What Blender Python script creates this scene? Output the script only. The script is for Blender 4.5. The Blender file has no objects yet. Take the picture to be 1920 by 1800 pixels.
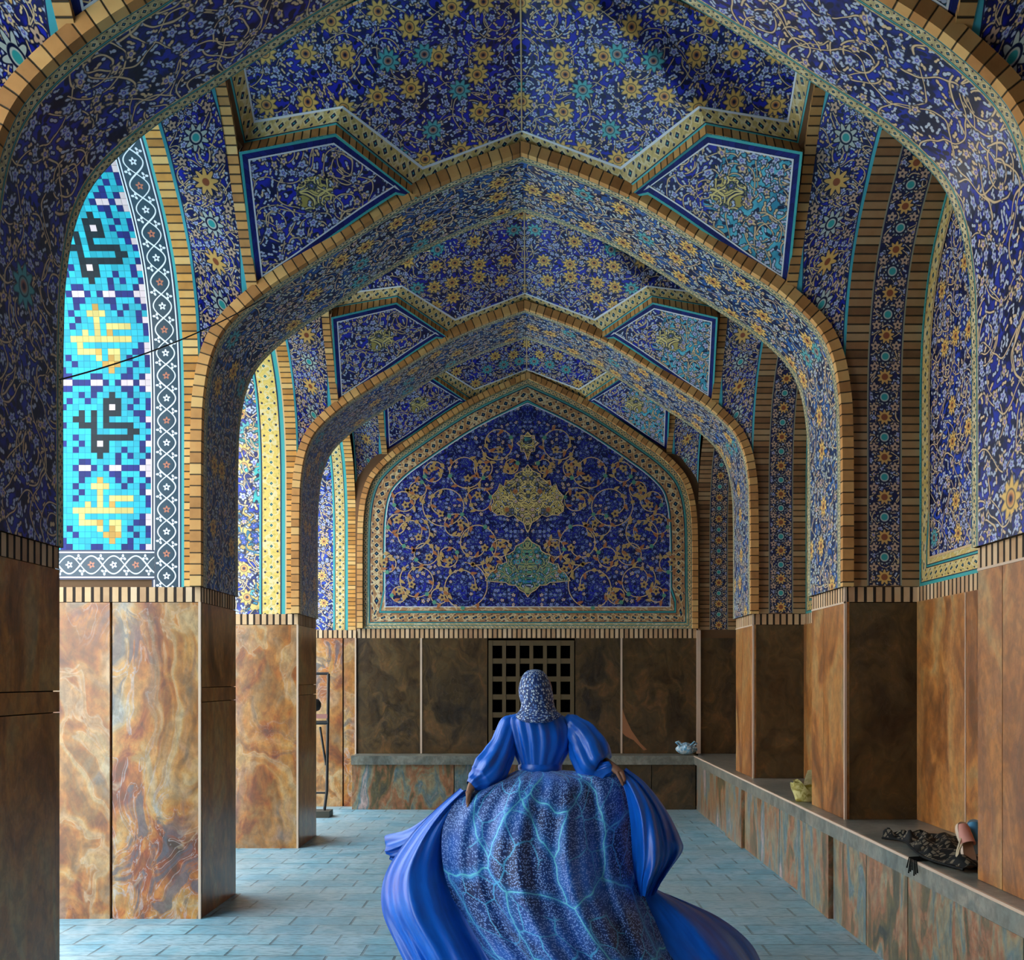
SKY=3.0; SUN=10.0; EXPO=1.25
import bpy, math, random
from mathutils import Vector
PI = math.pi
C = bpy.context.scene.collection
random.seed(7)
X0 = -0.07                      # centre line of the hall
CAMZ = 1.62; VPX = 998.0; VPY = 1273.0; F = 2000.0

def P(px, py, Y):               # photo pixel seen at distance Y -> world point
    return Vector(((px-VPX)*Y/F, Y, CAMZ-(py-VPY)*Y/F))

# ------------------------------------------------------------------ meshes
class MB:
    def __init__(s): s.v=[]; s.f=[]; s.uv=[]; s.m=[]
    def face(s, pts, uvs=None, m=0):
        b=len(s.v); s.v += [tuple(p) for p in pts]
        s.f.append(list(range(b,b+len(pts)))); s.uv.append(uvs or [(p[0],p[2]) for p in pts]); s.m.append(m)
    def grid(s, rows, uvs=None, m=0, mf=None):   # rows: list of equal length point lists (shared vertices)
        b=len(s.v); n=len(rows[0])
        for r in rows: s.v += [tuple(p) for p in r]
        if uvs is None:
            us=[0.0]
            mid=rows[len(rows)//2]
            for i in range(1,n): us.append(us[-1]+(Vector(mid[i])-Vector(mid[i-1])).length)
            uvs=[]; 
            for j,r in enumerate(rows):
                if j==0: vs=[0.0]*n
                else: vs=[vs[i]+(Vector(r[i])-Vector(rows[j-1][i])).length for i in range(n)]
                uvs.append([(us[i],vs[i]) for i in range(n)])
        for j in range(len(rows)-1):
            for i in range(n-1):
                q=[(j,i),(j,i+1),(j+1,i+1),(j+1,i)]
                s.f.append([b+a*n+c for a,c in q]); s.uv.append([uvs[a][c] for a,c in q])
                s.m.append(mf(j,i) if mf else m)
    def box(s, x0,x1,y0,y1,z0,z1,m=0):
        if x0>x1:x0,x1=x1,x0
        if y0>y1:y0,y1=y1,y0
        for a,b,c,d,fx in (((x0,y0,z0),(x1,y0,z0),(x1,y0,z1),(x0,y0,z1),'y'),((x1,y1,z0),(x0,y1,z0),(x0,y1,z1),(x1,y1,z1),'y'),
                        ((x1,y0,z0),(x1,y1,z0),(x1,y1,z1),(x1,y0,z1),'x'),((x0,y1,z0),(x0,y0,z0),(x0,y0,z1),(x0,y1,z1),'x'),
                        ((x0,y0,z1),(x1,y0,z1),(x1,y1,z1),(x0,y1,z1),'z'),((x0,y1,z0),(x1,y1,z0),(x1,y0,z0),(x0,y0,z0),'z')):
            q=(a,b,c,d)
            uv=[(p[0],p[2]) if fx=='y' else ((p[1],p[2]) if fx=='x' else (p[0],p[1])) for p in q]
            s.face(q,uv,m)
    def tube(s, pts, r, n=8, m=0, cap=True):
        pts=[Vector(p) for p in pts]; rr=r if isinstance(r,(list,tuple)) else [r]*len(pts)
        rows=[]; prev=None
        for i,p in enumerate(pts):
            t=(pts[min(i+1,len(pts)-1)]-pts[max(i-1,0)]).normalized()
            a=prev if prev else (Vector((0,0,1)) if abs(t.z)<.9 else Vector((1,0,0)))
            x=(a-t*a.dot(t)).normalized(); y=t.cross(x); prev=x
            rows.append([p+(x*math.cos(k*2*PI/n)+y*math.sin(k*2*PI/n))*rr[i] for k in range(n+1)])
        s.grid(rows,m=m)
        if cap:
            s.face(rows[0][:-1][::-1],m=m); s.face(rows[-1][:-1],m=m)
    def lathe(s, prof, c, n=24, m=0):           # prof: (r,z)
        s.grid([[(c[0]+r*math.cos(k*2*PI/n),c[1]+r*math.sin(k*2*PI/n),c[2]+z) for k in range(n+1)] for r,z in prof],m=m)
    def build(s, name, mats, parent=None, smooth=False, merge=False):
        me=bpy.data.meshes.new(name); me.from_pydata(s.v,[],s.f)
        if not isinstance(mats,(list,tuple)): mats=[mats]
        for mt in mats: me.materials.append(mt)
        ul=me.uv_layers.new(name='UVMap'); fl=[]
        for u in s.uv:
            for a in u: fl += [a[0],a[1]]
        ul.data.foreach_set('uv',fl)
        me.polygons.foreach_set('material_index',s.m)
        if smooth: me.polygons.foreach_set('use_smooth',[True]*len(s.f))
        if merge:
            import bmesh
            bm=bmesh.new(); bm.from_mesh(me); bmesh.ops.remove_doubles(bm,verts=bm.verts,dist=.0004)
            bmesh.ops.recalc_face_normals(bm,faces=bm.faces); bm.to_mesh(me); bm.free()
        me.update(); o=bpy.data.objects.new(name,me); C.objects.link(o)
        if parent: o.parent=parent
        return o
def thing(name,label,cat,loc=(0,0,0),group=None):
    o=bpy.data.objects.new(name,None); C.objects.link(o); o.location=loc; o.empty_display_size=.1
    o['label']=label; o['category']=cat
    if group:o['group']=group
    return o
def tag(o,label,cat,group=None):
    o['label']=label;o['category']=cat
    if group:o['group']=group
    return o
def struct(o,label=None):
    o['kind']='structure'
    if label:o['label']=label
    return o
def dup(root,loc,label,group=None):
    r=root.copy(); C.objects.link(r); r.location=loc; r['label']=label
    for ch in list(root.children):
        c=ch.copy(); C.objects.link(c); c.parent=r
        for g in list(ch.children):
            d=g.copy(); C.objects.link(d); d.parent=c
    return r

# ------------------------------------------------------------------ curves
def catmull(pts, n):            # n samples per span
    pts=[Vector(p) for p in pts]; out=[]
    for i in range(len(pts)-1):
        p0=pts[i-1] if i>0 else pts[0]*2-pts[1]; p1=pts[i]; p2=pts[i+1]; p3=pts[i+2] if i+2<len(pts) else pts[-1]*2-pts[-2]
        for k in range(n):
            t=k/n; out.append(.5*((2*p1)+(p2-p0)*t+(2*p0-5*p1+4*p2-p3)*t*t+(3*p1-p0-3*p2+p3)*t**3))
    out.append(pts[-1]); return out
def resample(pts,n):
    pts=[Vector(p) for p in pts]; d=[0]
    for i in range(1,len(pts)): d.append(d[-1]+(pts[i]-pts[i-1]).length)
    out=[];j=0
    for k in range(n+1):
        t=d[-1]*k/n
        while j<len(d)-2 and d[j+1]<t: j+=1
        s=(t-d[j])/max(1e-9,d[j+1]-d[j]); out.append(pts[j].lerp(pts[j+1],min(1,max(0,s))))
    return out
def offset2(pts,d,closed=False):    # 2-D polyline offset to its left by d
    n=len(pts); out=[]
    for i in range(n):
        a=pts[(i-1)%n] if (closed or i>0) else None; b=pts[i]; c=pts[(i+1)%n] if (closed or i<n-1) else None
        ns=[]
        for p,q in ((a,b),(b,c)):
            if p is None or q is None: continue
            dx,dy=q[0]-p[0],q[1]-p[1]; l=math.hypot(dx,dy)
            if l>1e-7: ns.append((-dy/l,dx/l))
        if len(ns)==2:
            mx,my=ns[0][0]+ns[1][0],ns[0][1]+ns[1][1]; l=math.hypot(mx,my) or 1; mx/=l;my/=l
            k=1/max(.35,mx*ns[0][0]+my*ns[0][1])
        else: mx,my=ns[0];k=1
        out.append((b[0]+mx*d*k,b[1]+my*d*k))
    return out
# ------------------------------------------------------------------ node expressions
class E:
    def __init__(s,g,o): s.g=g; s.o=o
    def _m(s,op,*a,clamp=False):
        n=s.g.nt.nodes.new('ShaderNodeMath'); n.operation=op; n.use_clamp=clamp
        for i,x in enumerate((s,)+a):
            if isinstance(x,E): s.g.nt.links.new(x.o,n.inputs[i])
            else: n.inputs[i].default_value=x
        return E(s.g,n.outputs[0])
    def __add__(s,b): return s._m('ADD',b)
    __radd__=__add__
    def __sub__(s,b): return s._m('SUBTRACT',b)
    def __rsub__(s,b): return (s*-1)+b
    def __mul__(s,b): return s._m('MULTIPLY',b)
    __rmul__=__mul__
    def __truediv__(s,b): return s._m('DIVIDE',b)
    def abs(s): return s._m('ABSOLUTE')
    def cos(s): return s._m('COSINE')
    def sin(s): return s._m('SINE')
    def fract(s): return s._m('FRACT')
    def floor(s): return s._m('FLOOR')
    def sqrt(s): return s._m('SQRT')
    def mn(s,b): return s._m('MINIMUM',b)
    def mx(s,b): return s._m('MAXIMUM',b)
    def gt(s,b): return s._m('GREATER_THAN',b)
    def lt(s,b): return s._m('LESS_THAN',b)
    def soft(s,k=12.0): return s._m('MULTIPLY',k)._m('ADD',.5,clamp=True)   # >0 -> 1 with a soft edge
    def atan2(s,b): return s._m('ARCTAN2',b)
class G:
    def __init__(s,name,rough=.35,spec=.5):
        m=bpy.data.materials.new(name); m.use_nodes=True; s.mat=m; s.nt=m.node_tree
        s.b=s.nt.nodes['Principled BSDF']; s.b.inputs['Roughness'].default_value=rough
        s.b.inputs['Specular IOR Level'].default_value=spec
    def uv(s,off=0.0):
        n=s.nt.nodes.new('ShaderNodeUVMap'); n.uv_map='UVMap'
        q=s.nt.nodes.new('ShaderNodeSeparateXYZ'); s.nt.links.new(n.outputs[0],q.inputs[0])
        u,v=E(s,q.outputs[0]),E(s,q.outputs[1])
        return u,v
    def rnd(s):
        n=s.nt.nodes.new('ShaderNodeObjectInfo'); return E(s,n.outputs['Random'])
    def vec(s,x,y,z=0.0):
        n=s.nt.nodes.new('ShaderNodeCombineXYZ')
        for i,a in enumerate((x,y,z)):
            if isinstance(a,E): s.nt.links.new(a.o,n.inputs[i])
            else: n.inputs[i].default_value=a
        return n.outputs[0]
    def sep(s,o):
        q=s.nt.nodes.new('ShaderNodeSeparateXYZ'); s.nt.links.new(o,q.inputs[0]); return E(s,q.outputs[0]),E(s,q.outputs[1]),E(s,q.outputs[2])
    def noise(s,v,scale,detail=2,dist=0.0,rough=.5,col=False):
        n=s.nt.nodes.new('ShaderNodeTexNoise'); s.nt.links.new(v,n.inputs['Vector'])
        n.inputs['Scale'].default_value=scale;n.inputs['Detail'].default_value=detail;n.inputs['Distortion'].default_value=dist;n.inputs['Roughness'].default_value=rough
        return s.sep(n.outputs['Color']) if col else E(s,n.outputs[0])
    def white(s,v):
        n=s.nt.nodes.new('ShaderNodeTexWhiteNoise'); n.noise_dimensions='2D'; s.nt.links.new(v,n.inputs['Vector']); return E(s,n.outputs['Value'])
    def voro(s,x,y,rand=1.0,feature='F1'):
        n=s.nt.nodes.new('ShaderNodeTexVoronoi'); n.voronoi_dimensions='2D'; n.feature=feature; n.inputs['Scale'].default_value=1
        n.inputs['Randomness'].default_value=rand
        s.nt.links.new(s.vec(x,y),n.inputs['Vector'])
        if feature!='F1': return E(s,n.outputs['Distance'])
        px,py,_=s.sep(n.outputs['Position']); r,g,b=s.sep(n.outputs['Color'])
        return x-px,y-py,E(s,n.outputs['Distance']),r,g
    def mix(s,a,b,f):
        n=s.nt.nodes.new('ShaderNodeMix'); n.data_type='RGBA'
        for i,x in ((6,a),(7,b)):
            if isinstance(x,tuple): n.inputs[i].default_value=(x+(1,))[:4]
            else: s.nt.links.new(x,n.inputs[i])
        if isinstance(f,E): s.nt.links.new(f.o,n.inputs[0])
        else: n.inputs[0].default_value=f
        return n.outputs[2]
    def ramp(s,f,stops):
        n=s.nt.nodes.new('ShaderNodeValToRGB'); s.nt.links.new(f.o,n.inputs[0]); e=n.color_ramp.elements
        while len(e)<len(stops): e.new(.5)
        for i,(p,c) in enumerate(stops): e[i].position=p; e[i].color=c+(1,)
        return n.outputs[0]
    def bump(s,h,strength=.3,dist=.01):
        n=s.nt.nodes.new('ShaderNodeBump'); n.inputs['Strength'].default_value=strength; n.inputs['Distance'].default_value=dist
        s.nt.links.new(h.o,n.inputs['Height']); s.nt.links.new(n.outputs[0],s.b.inputs['Normal'])
    def out(s,c):
        if isinstance(c,tuple): s.b.inputs['Base Color'].default_value=c+(1,)
        else: s.nt.links.new(c,s.b.inputs['Base Color'])
        return s.mat
def plain(name,c,rough=.5,spec=.5,metal=0):
    g=G(name,rough,spec); g.b.inputs['Metallic'].default_value=metal; return g.out(c)

DEEP=(.004,.006,.10); MID=(.012,.022,.50); CREAM=(.76,.56,.32); GOLD=(.84,.54,.15); PALE=(.50,.57,.78); TURQ=(.04,.42,.46); NAVY=(.004,.008,.05)
def petals(g,lx,ly,n,r0,r1,rot=0.0):
    r=(lx*lx+ly*ly).sqrt(); th=ly.atan2(lx)+rot
    return (r0+(th*n).cos()*r1)-r, r
def floral_col(g,u,v,big=4.5,small=15,vine=1.0,deep=DEEP,mid=MID,bigc=GOLD,smallc=PALE,leaf=CREAM,ring=2.6,bigamt=.55,turq=.25,pale=PALE):
    vec=g.vec(u,v)
    nx,ny,nz=g.noise(vec,6,1,col=True)
    uu=u+(nx-.5)*.08; vv=v+(ny-.5)*.08
    col=g.mix(deep,mid,(g.noise(vec,7,3)-.40)*6)
    # dense small leaves, dark outlined
    lx,ly,d,r,q=g.voro(uu*small*1.9,vv*small*1.9)
    m,_=petals(g,lx,ly,2,.27,.17,r*6.3)
    col=g.mix(col,NAVY,(m+.18).soft(8))
    lf=g.mix(pale,leaf,q.gt(.62))
    col=g.mix(col,lf,m.soft(9)*(r.gt(.22)))
    # scrolling vines: evenly thick undulating stems and spiral rings
    if vine:
        wv=.0035*vine; P1=.42/ring*2.6*.5
        l1=None
        for k,(a_,b_) in enumerate(((uu,vv),(vv,uu))):
            y=b_+(a_*(2*PI/(P1*1.9))+k).sin()*(P1*.30)
            t=((y/P1).fract()-.5).abs()*P1
            l1=t if l1 is None else l1.mn(t)
        lx,ly,d,r,q=g.voro(uu*ring,vv*ring)
        dd=d/ring; th=ly.atan2(lx)
        rg=((dd-.30/ring-th*(.018/ring)).abs()).mn((dd-.16/ring-th*(.015/ring)).abs())
        l1=l1.mn(rg)
        col=g.mix(col,NAVY,(wv*2.4-l1).soft(220)*.85)
        col=g.mix(col,leaf,(wv-l1).soft(320))
    # small rosettes
    lx,ly,d,r,q=g.voro(uu*small,vv*small)
    m,rr=petals(g,lx,ly,5,.27,.07,r*6.3)
    on=q.gt(.38)
    col=g.mix(col,NAVY,(m+.14).soft(9)*on)
    fc=g.mix(smallc,CREAM,r.gt(.72)); 
    col=g.mix(col,fc,m.soft(9)*on)
    col=g.mix(col,MID,(.13-rr).soft(12)*on)
    col=g.mix(col,(.7,.62,.5),(.05-rr).soft(14)*on)
    # large flowers
    if bigamt:
        lx,ly,d,r,q=g.voro(u*big,v*big,.75)
        on=q.gt(1-bigamt)
        m,rr=petals(g,lx,ly,9,.25,.06,r*6.3)
        bc=g.mix(bigc,(.10,.45,.50),r.lt(turq))
        col=g.mix(col,NAVY,(m+.05).soft(14)*on)
        col=g.mix(col,bc,m.soft(16)*on)
        col=g.mix(col,NAVY,(.012-(rr-.135).abs()).soft(40)*on)
        col=g.mix(col,(.55,.14,.05),(.10-rr).soft(18)*on*.8)
        col=g.mix(col,NAVY,(.055-rr).soft(24)*on)
    return col
def floral(name,patch=None,**k):
    g=G(name,.33,.45); u,v=g.uv(); col=floral_col(g,u,v,**k)
    if patch:      # an area relaid in lighter turquoise tile, with an edge of its own
        n=g.noise(g.vec(u,v),1.7,3); m=((u*patch[0]+v*patch[1]+patch[2])+(n-.5)*.9).soft(60)
        alt=floral_col(g,u,v,deep=(.03,.25,.42),mid=(.10,.50,.68),**k)
        col=g.mix(col,alt,m)
    bn=g.noise(g.vec(u,v),30,2); g.bump(bn,.25,.004)
    return g.out(col)
def edge_lines(g,col,v,w,lines):    # lines: (from, to, colour) measured across the strip
    for a,b,c in lines: col=g.mix(col,c,(v.gt(a))*(v.lt(b)))
    return col
def bricks(name,step=.085,gap=.07,warm=1.0,lines=(),axis='u',dark=(.045,.032,.02),cols=None):
    g=G(name,.75,.2); u,v=g.uv()
    if axis=='v': u,v=v,u
    t=u/step; f=t.fract(); idx=t.floor(); r=g.white(g.vec(idx,idx*.37+1.7)); n=g.noise(g.vec(u,v),14,3)
    cols=cols or ((.26,.12,.05),(.58,.30,.10),(.68,.46,.20))
    col=g.ramp(r*.7+n*.35,[(.1,cols[0]),(.5,cols[1]),(.9,cols[2])])
    gp=((f-.5).abs()*-1+(.5-gap)).soft(18)
    col=g.mix(dark,col,gp)
    col=edge_lines(g,col,v,0,lines)
    g.bump(gp,.6,.012)
    return g.out(col)
def dotted(name,w,step=.09,bg=(.62,.44,.16),lines=True,dot=NAVY,alt=TURQ,size=.2):
    g=G(name,.35,.4); u,v=g.uv(); t=u/step; f=(t.fract()-.5)*step; r=g.white(g.vec(t.floor(),2.0))
    n=g.noise(g.vec(u,v),40,2); n2=g.noise(g.vec(u,v),9,2)
    col=g.mix(bg,(bg[0]*.55,bg[1]*.62,bg[2]*.6),(n-.5)*4)
    col=g.mix(col,(.75,.66,.42),((n2-.5).abs()*-1+.03).soft(30)*.7)
    c=(v-w/2); d=f.abs()+c.abs()
    col=g.mix(col,(.80,.68,.36),(step*(size+.14)-d).soft(200)*.8)
    col=g.mix(col,dot,(step*(size+.04)-d).soft(260))
    f2=((t+.5).fract()-.5)*step
    for sgn in (.27,-.27):
        d2=f2.abs()+(c-w*sgn).abs(); col=g.mix(col,dot,(step*.13-d2).soft(260))
    col=g.mix(col,alt,(step*.07-d).soft(260))
    if lines:
        a=w*.07
        for o in (0.0,w):
            e=(v-o).abs(); col=g.mix(col,NAVY,e.lt(a*1.6)); col=g.mix(col,(.05,.36,.36),e.lt(a*.8))
    return g.out(col)
def rosettes(name,w,step=.26,deep=DEEP,mid=MID,edge=.02,r0=.058,r1=.016,edgec=(.06,.40,.50)):
    g=G(name,.32,.45); u,v=g.uv(); col=floral_col(g,u,v,big=6,small=17,vine=.9,ring=4.6,bigamt=0,deep=deep,mid=mid)
    t=u/step; idx=t.floor(); f=(t.fract()-.5)*step; odd=(idx*.5).fract().gt(.25)
    c=v-w/2; m,rr=petals(g,f,c,9,r0,r1)
    col=g.mix(col,NAVY,(m+.014).soft(160))
    col=g.mix(col,g.mix((.74,.44,.13),(.52,.58,.55),odd),m.soft(200))
    col=g.mix(col,NAVY,(.006-(rr-.036).abs()).soft(300)*odd)
    col=g.mix(col,g.mix((.30,.08,.03),(.04,.40,.42),odd),(.022-rr).soft(250))
    f2=((t+.5).fract()-.5)*step
    for sgn in (.3,-.3):
        m,rr=petals(g,f2,c-w*sgn,5,.024,.007); col=g.mix(col,NAVY,(m+.01).soft(200)); col=g.mix(col,(.62,.42,.30),m.soft(250)); col=g.mix(col,NAVY,(.008-rr).soft(250))
    col=edge_lines(g,col,v,w,((-1,edge,edgec),(w-edge,9,edgec),(edge,edge+.008,(.01,.015,.08)),(w-edge-.008,w-edge,(.01,.015,.08))))
    return g.out(col)
def scroll(name,w,step=.30):
    g=G(name,.3,.5); u,v=g.uv(); col=g.mix((.006,.022,.045),(.012,.05,.085),g.noise(g.vec(u,v),12,2))
    c=v-w/2; W=(.80,.84,.92)
    for ph,a in ((0.0,.30),(PI,.30)):
        y=(u*(2*PI/step)+ph).sin()*(w*a); sl=(u*(2*PI/step)+ph).cos()
        th=.004+(sl*sl)*(.004 if ph else .001); col=g.mix(col,W,(th-(c-y).abs()).soft(350))
    t=u/(step/2); idx=t.floor(); f=(t.fract()-.5)*(step/2); odd=(idx*.5).fract().gt(.25)
    m,rr=petals(g,f,c,5,.019,.006); col=g.mix(col,g.mix(W,(.50,.16,.08),odd),m.soft(300)); col=g.mix(col,NAVY,(.007-rr).soft(300))
    t2=(u/(step/2)+.5); f2=(t2.fract()-.5)*(step/2)
    for s_ in (1,-1):
        m,rr=petals(g,f2-.012*s_,c-w*.24*s_,3,.015,.009,.5*s_); col=g.mix(col,W,m.soft(300)); col=g.mix(col,NAVY,(.005-rr).soft(300))
    for o in (0.0,w):
        e=(v-o).abs(); col=g.mix(col,NAVY,e.lt(.026)); col=g.mix(col,W,(.0045-(e-.016).abs()).soft(500))
    return g.out(col)
def marble(name,stops,warp=1.0,scale=1.6,stretch=.55,veins=1.0,rough=.28,veinc=(.52,.38,.25),seamx=0):
    g=G(name,rough,.5); u,v=g.uv(); r=g.rnd(); u=u+r*17.0; v=v+r*9.0
    vec=g.vec(u,v*stretch)
    a,b,c=g.noise(vec,scale,3,col=True)
    w=g.vec(u+(a-.5)*warp,v*stretch+(b-.5)*warp)
    n=g.noise(w,scale*1.3,6,1.2,.62)
    col=g.ramp(n,stops)
    big=g.noise(vec,scale*.55,2)
    if veins:
        w2=g.vec(u+(b-.5)*warp*1.3,v*stretch+(c-.5)*warp*1.3)
        k=g.noise(w2,scale*1.1,4,.8)
        bands=((k*26.0).sin()*.5+.5)
        on=(big-.47).soft(7)
        col=g.mix(col,g.ramp(bands,[(0,(.11,.035,.015)),(.35,(.34,.11,.025)),(.75,(.45,.22,.06)),(1,(.46,.33,.18))]),on*.62*veins)
        col=g.mix(col,veinc,((k-.5).abs()*-1+.006).soft(90)*.55*veins)
        h=g.noise(w2,scale*4.5,5,.6)
        col=g.mix(col,(.09,.11,.14),((h-.55)).soft(16)*(1-on)*.75*veins); col=g.mix(col,(.45,.42,.42),((h-.5).abs()*-1+.010).soft(70)*(1-on)*.6*veins)
    fine=g.noise(g.vec(u,v*.7),16,5,.3,.7)
    col=g.mix(col,(.06,.04,.025),((fine-.50).soft(5))*.42)
    g.bump(fine,.12,.004)
    return g.out(col)
ONYX=[(.30,(.07,.035,.022)),(.40,(.28,.065,.022)),(.47,(.50,.17,.035)),(.54,(.55,.27,.07)),(.61,(.52,.34,.16)),(.68,(.38,.35,.29)),(.78,(.13,.16,.18))]  # orange and rust onyx of the left piers, the stone's own colours
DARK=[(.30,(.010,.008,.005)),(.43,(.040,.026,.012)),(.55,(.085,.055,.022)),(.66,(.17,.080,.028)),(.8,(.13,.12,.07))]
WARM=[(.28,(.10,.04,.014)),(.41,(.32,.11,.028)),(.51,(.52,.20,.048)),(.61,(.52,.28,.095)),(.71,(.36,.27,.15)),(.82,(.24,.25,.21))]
BENCH=[(.30,(.035,.045,.045)),(.40,(.15,.12,.05)),(.46,(.42,.16,.07)),(.52,(.34,.29,.17)),(.59,(.10,.21,.24)),(.68,(.58,.40,.36))]
M={}
M['marble_onyx']=marble('onyx marble',ONYX,warp=.9,scale=1.5,stretch=.6)
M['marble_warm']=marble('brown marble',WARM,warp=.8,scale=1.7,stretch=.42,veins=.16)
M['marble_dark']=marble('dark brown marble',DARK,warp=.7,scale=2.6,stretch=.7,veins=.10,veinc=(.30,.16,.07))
M['marble_bench']=marble('streaked bench marble',BENCH,warp=.5,scale=2.6,stretch=.32,veins=.15)
M['marble_top']=marble('grey bench top',[(.3,(.10,.12,.11)),(.5,(.22,.24,.21)),(.7,(.36,.33,.27))],warp=.5,scale=2,stretch=1,veins=.1)
M['seam']=plain('pale joint',(.62,.46,.34),.6)
M['dark_core']=plain('dark joint',(.02,.014,.012),.9,.1)  # near-black body behind the slabs, seen in their open joints
M['crown']=floral('crown tiles',big=4.6,small=15.5,ring=2.4,vine=.7,bigamt=.85,turq=.3)
M['kite']=floral('kite tiles',big=5,small=13.5,ring=2.5,vine=.9,bigamt=.0)
M['kite_patch']=floral('kite tiles relaid',patch=(-1.0,.45,.62),big=5,small=13.5,ring=2.5,vine=.9,bigamt=0)
M['soffit']=floral('soffit tiles',big=3.2,small=13,ring=2.2,vine=1.1,bigamt=.18,turq=.7,deep=(.003,.005,.035),mid=(.010,.030,.42),pale=(.52,.58,.72))
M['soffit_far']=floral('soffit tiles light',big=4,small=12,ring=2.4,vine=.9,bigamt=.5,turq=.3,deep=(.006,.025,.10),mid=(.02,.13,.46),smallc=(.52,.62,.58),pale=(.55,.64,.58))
M['niche']=floral('niche tiles',big=5,small=13,ring=3.0,vine=1.0,bigamt=.35,deep=(.005,.012,.08),mid=(.015,.06,.50),pale=(.55,.62,.70))
M['tymp']=floral('tympanum tiles',big=7,small=15,ring=3,vine=0,bigamt=0,leaf=(.10,.16,.36),mid=(.012,.022,.36),pale=(.10,.15,.44),smallc=(.26,.36,.66))
M['gold']=dotted('gold zigzag border',.115,.088)
M['gold_s']=dotted('narrow gold border',.06,.05,bg=(.50,.40,.20))
M['gold_m']=dotted('gold border',.15,.085,bg=(.66,.48,.16))
M['gold_y']=dotted('yellow border',.22,.10,bg=(.78,.56,.14),size=.12)
M['red_b']=dotted('terracotta border',.20,.105,bg=(.42,.22,.10),size=.26)
M['mosaic_y']=floral('yellow mosaic',big=5,small=12,ring=3,vine=1.2,bigamt=.4,deep=(.55,.38,.08),mid=(.78,.56,.16),leaf=(.03,.16,.40),smallc=(.05,.10,.42),bigc=(.80,.30,.06))
M['brick']=bricks('arch brick',.075,.05,cols=((.34,.15,.05),(.62,.30,.10),(.74,.46,.18)))
M['brick_s']=bricks('rib brick',.055,.08,lines=((-1,.012,(.05,.36,.36)),))
M['brick_j']=bricks('jamb brick',.052,.08,cols=((.34,.15,.04),(.66,.32,.08),(.76,.50,.20)))
M['brick_r']=bricks('niche brick',.055,.09,cols=((.16,.08,.04),(.36,.18,.08),(.46,.30,.16)))
M['soldier']=bricks('soldier course',.062,.16,cols=((.40,.22,.12),(.62,.40,.22),(.72,.52,.34)),dark=(.03,.02,.015))
M['band']=rosettes('rosette band tiles',.40,.25,r0=.06,r1=.018)
M['ros_n']=rosettes('rosette strip tiles',.235,.135,deep=(.006,.009,.05),mid=(.010,.014,.12),r0=.042,r1=.010,edge=.010,edgec=(.30,.30,.22))
M['scroll']=scroll('white scroll border',.20)
M['mass']=plain('rough brick mass',(.16,.09,.05),.9,.1)
M['turq']=plain('turquoise glaze',(.05,.40,.42),.3)
M['white']=plain('white glaze',(.75,.78,.86),.3)
M['cream']=plain('cream tile line',(.66,.46,.24),.4)
M['goldtile']=floral('gold medallion',big=9,small=13,ring=5,vine=1.4,bigamt=.2,deep=(.40,.32,.08),mid=(.62,.50,.16),leaf=(.80,.66,.25),smallc=(.10,.14,.10),bigc=(.5,.2,.05))
M['greentile']=floral('green medallion',big=9,small=13,ring=5,vine=1.4,bigamt=.2,deep=(.05,.20,.16),mid=(.12,.36,.26),leaf=(.40,.42,.18),smallc=(.04,.30,.34),bigc=(.5,.2,.05))
def kuf(name,c,var=.25):
    g=G(name,.45,.22); u,v=g.uv(); a=(u/.041); b=(v/.041); w=g.white(g.vec(a.floor(),b.floor()))
    col=g.mix(c,tuple(x*(1-var*1.6) for x in c),w)
    e=((a.fract()-.5).abs()).mx((b.fract()-.5).abs()); col=g.mix(col,tuple(x*.35 for x in c),(e-.46).soft(30)*.8)
    return g.out(col)
M['k0']=kuf('turquoise square tile',(.025,.50,.66),.22); M['k1']=kuf('navy square tile',(.012,.02,.20)); M['k2']=kuf('pale pink square tile',(.78,.62,.66),.1)
M['k3']=kuf('black square tile',(.008,.018,.028)); M['k4']=kuf('yellow square tile',(.80,.62,.20),.2); M['k5']=kuf('ochre square tile',(.70,.38,.08),.2)
def floor_mat():
    g=G('blue grey pavers',.42,.45); u,v=g.uv()
    n=g.nt.nodes.new('ShaderNodeTexBrick'); g.nt.links.new(g.vec(u,v),n.inputs['Vector'])
    n.inputs['Scale'].default_value=1; n.inputs['Brick Width'].default_value=.40; n.inputs['Row Height'].default_value=.26; n.inputs['Mortar Size'].default_value=.009
    n.inputs['Mortar Smooth'].default_value=.3; n.inputs['Bias'].default_value=0
    n.inputs['Color1'].default_value=(.14,.36,.48,1); n.inputs['Color2'].default_value=(.24,.48,.58,1); n.inputs['Mortar'].default_value=(.06,.13,.16,1)
    a=g.noise(g.vec(u,v),3,5,.5); b=g.noise(g.vec(u,v*3.0),14,4)
    c_=g.noise(g.vec(u,v),.7,3); col=g.mix(n.outputs['Color'],(.44,.56,.62),(a-.5).soft(6)*.55); col=g.mix(col,(.30,.31,.28),(c_-.5).soft(5)*.5); col=g.mix(col,(.10,.22,.28),((b-.55).soft(10))*.55)
    h=E(g,n.outputs['Fac'])*-1.0+b*.5; g.bump(h,.8,.012)
    return g.out(col)
M['floor']=floor_mat()
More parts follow.
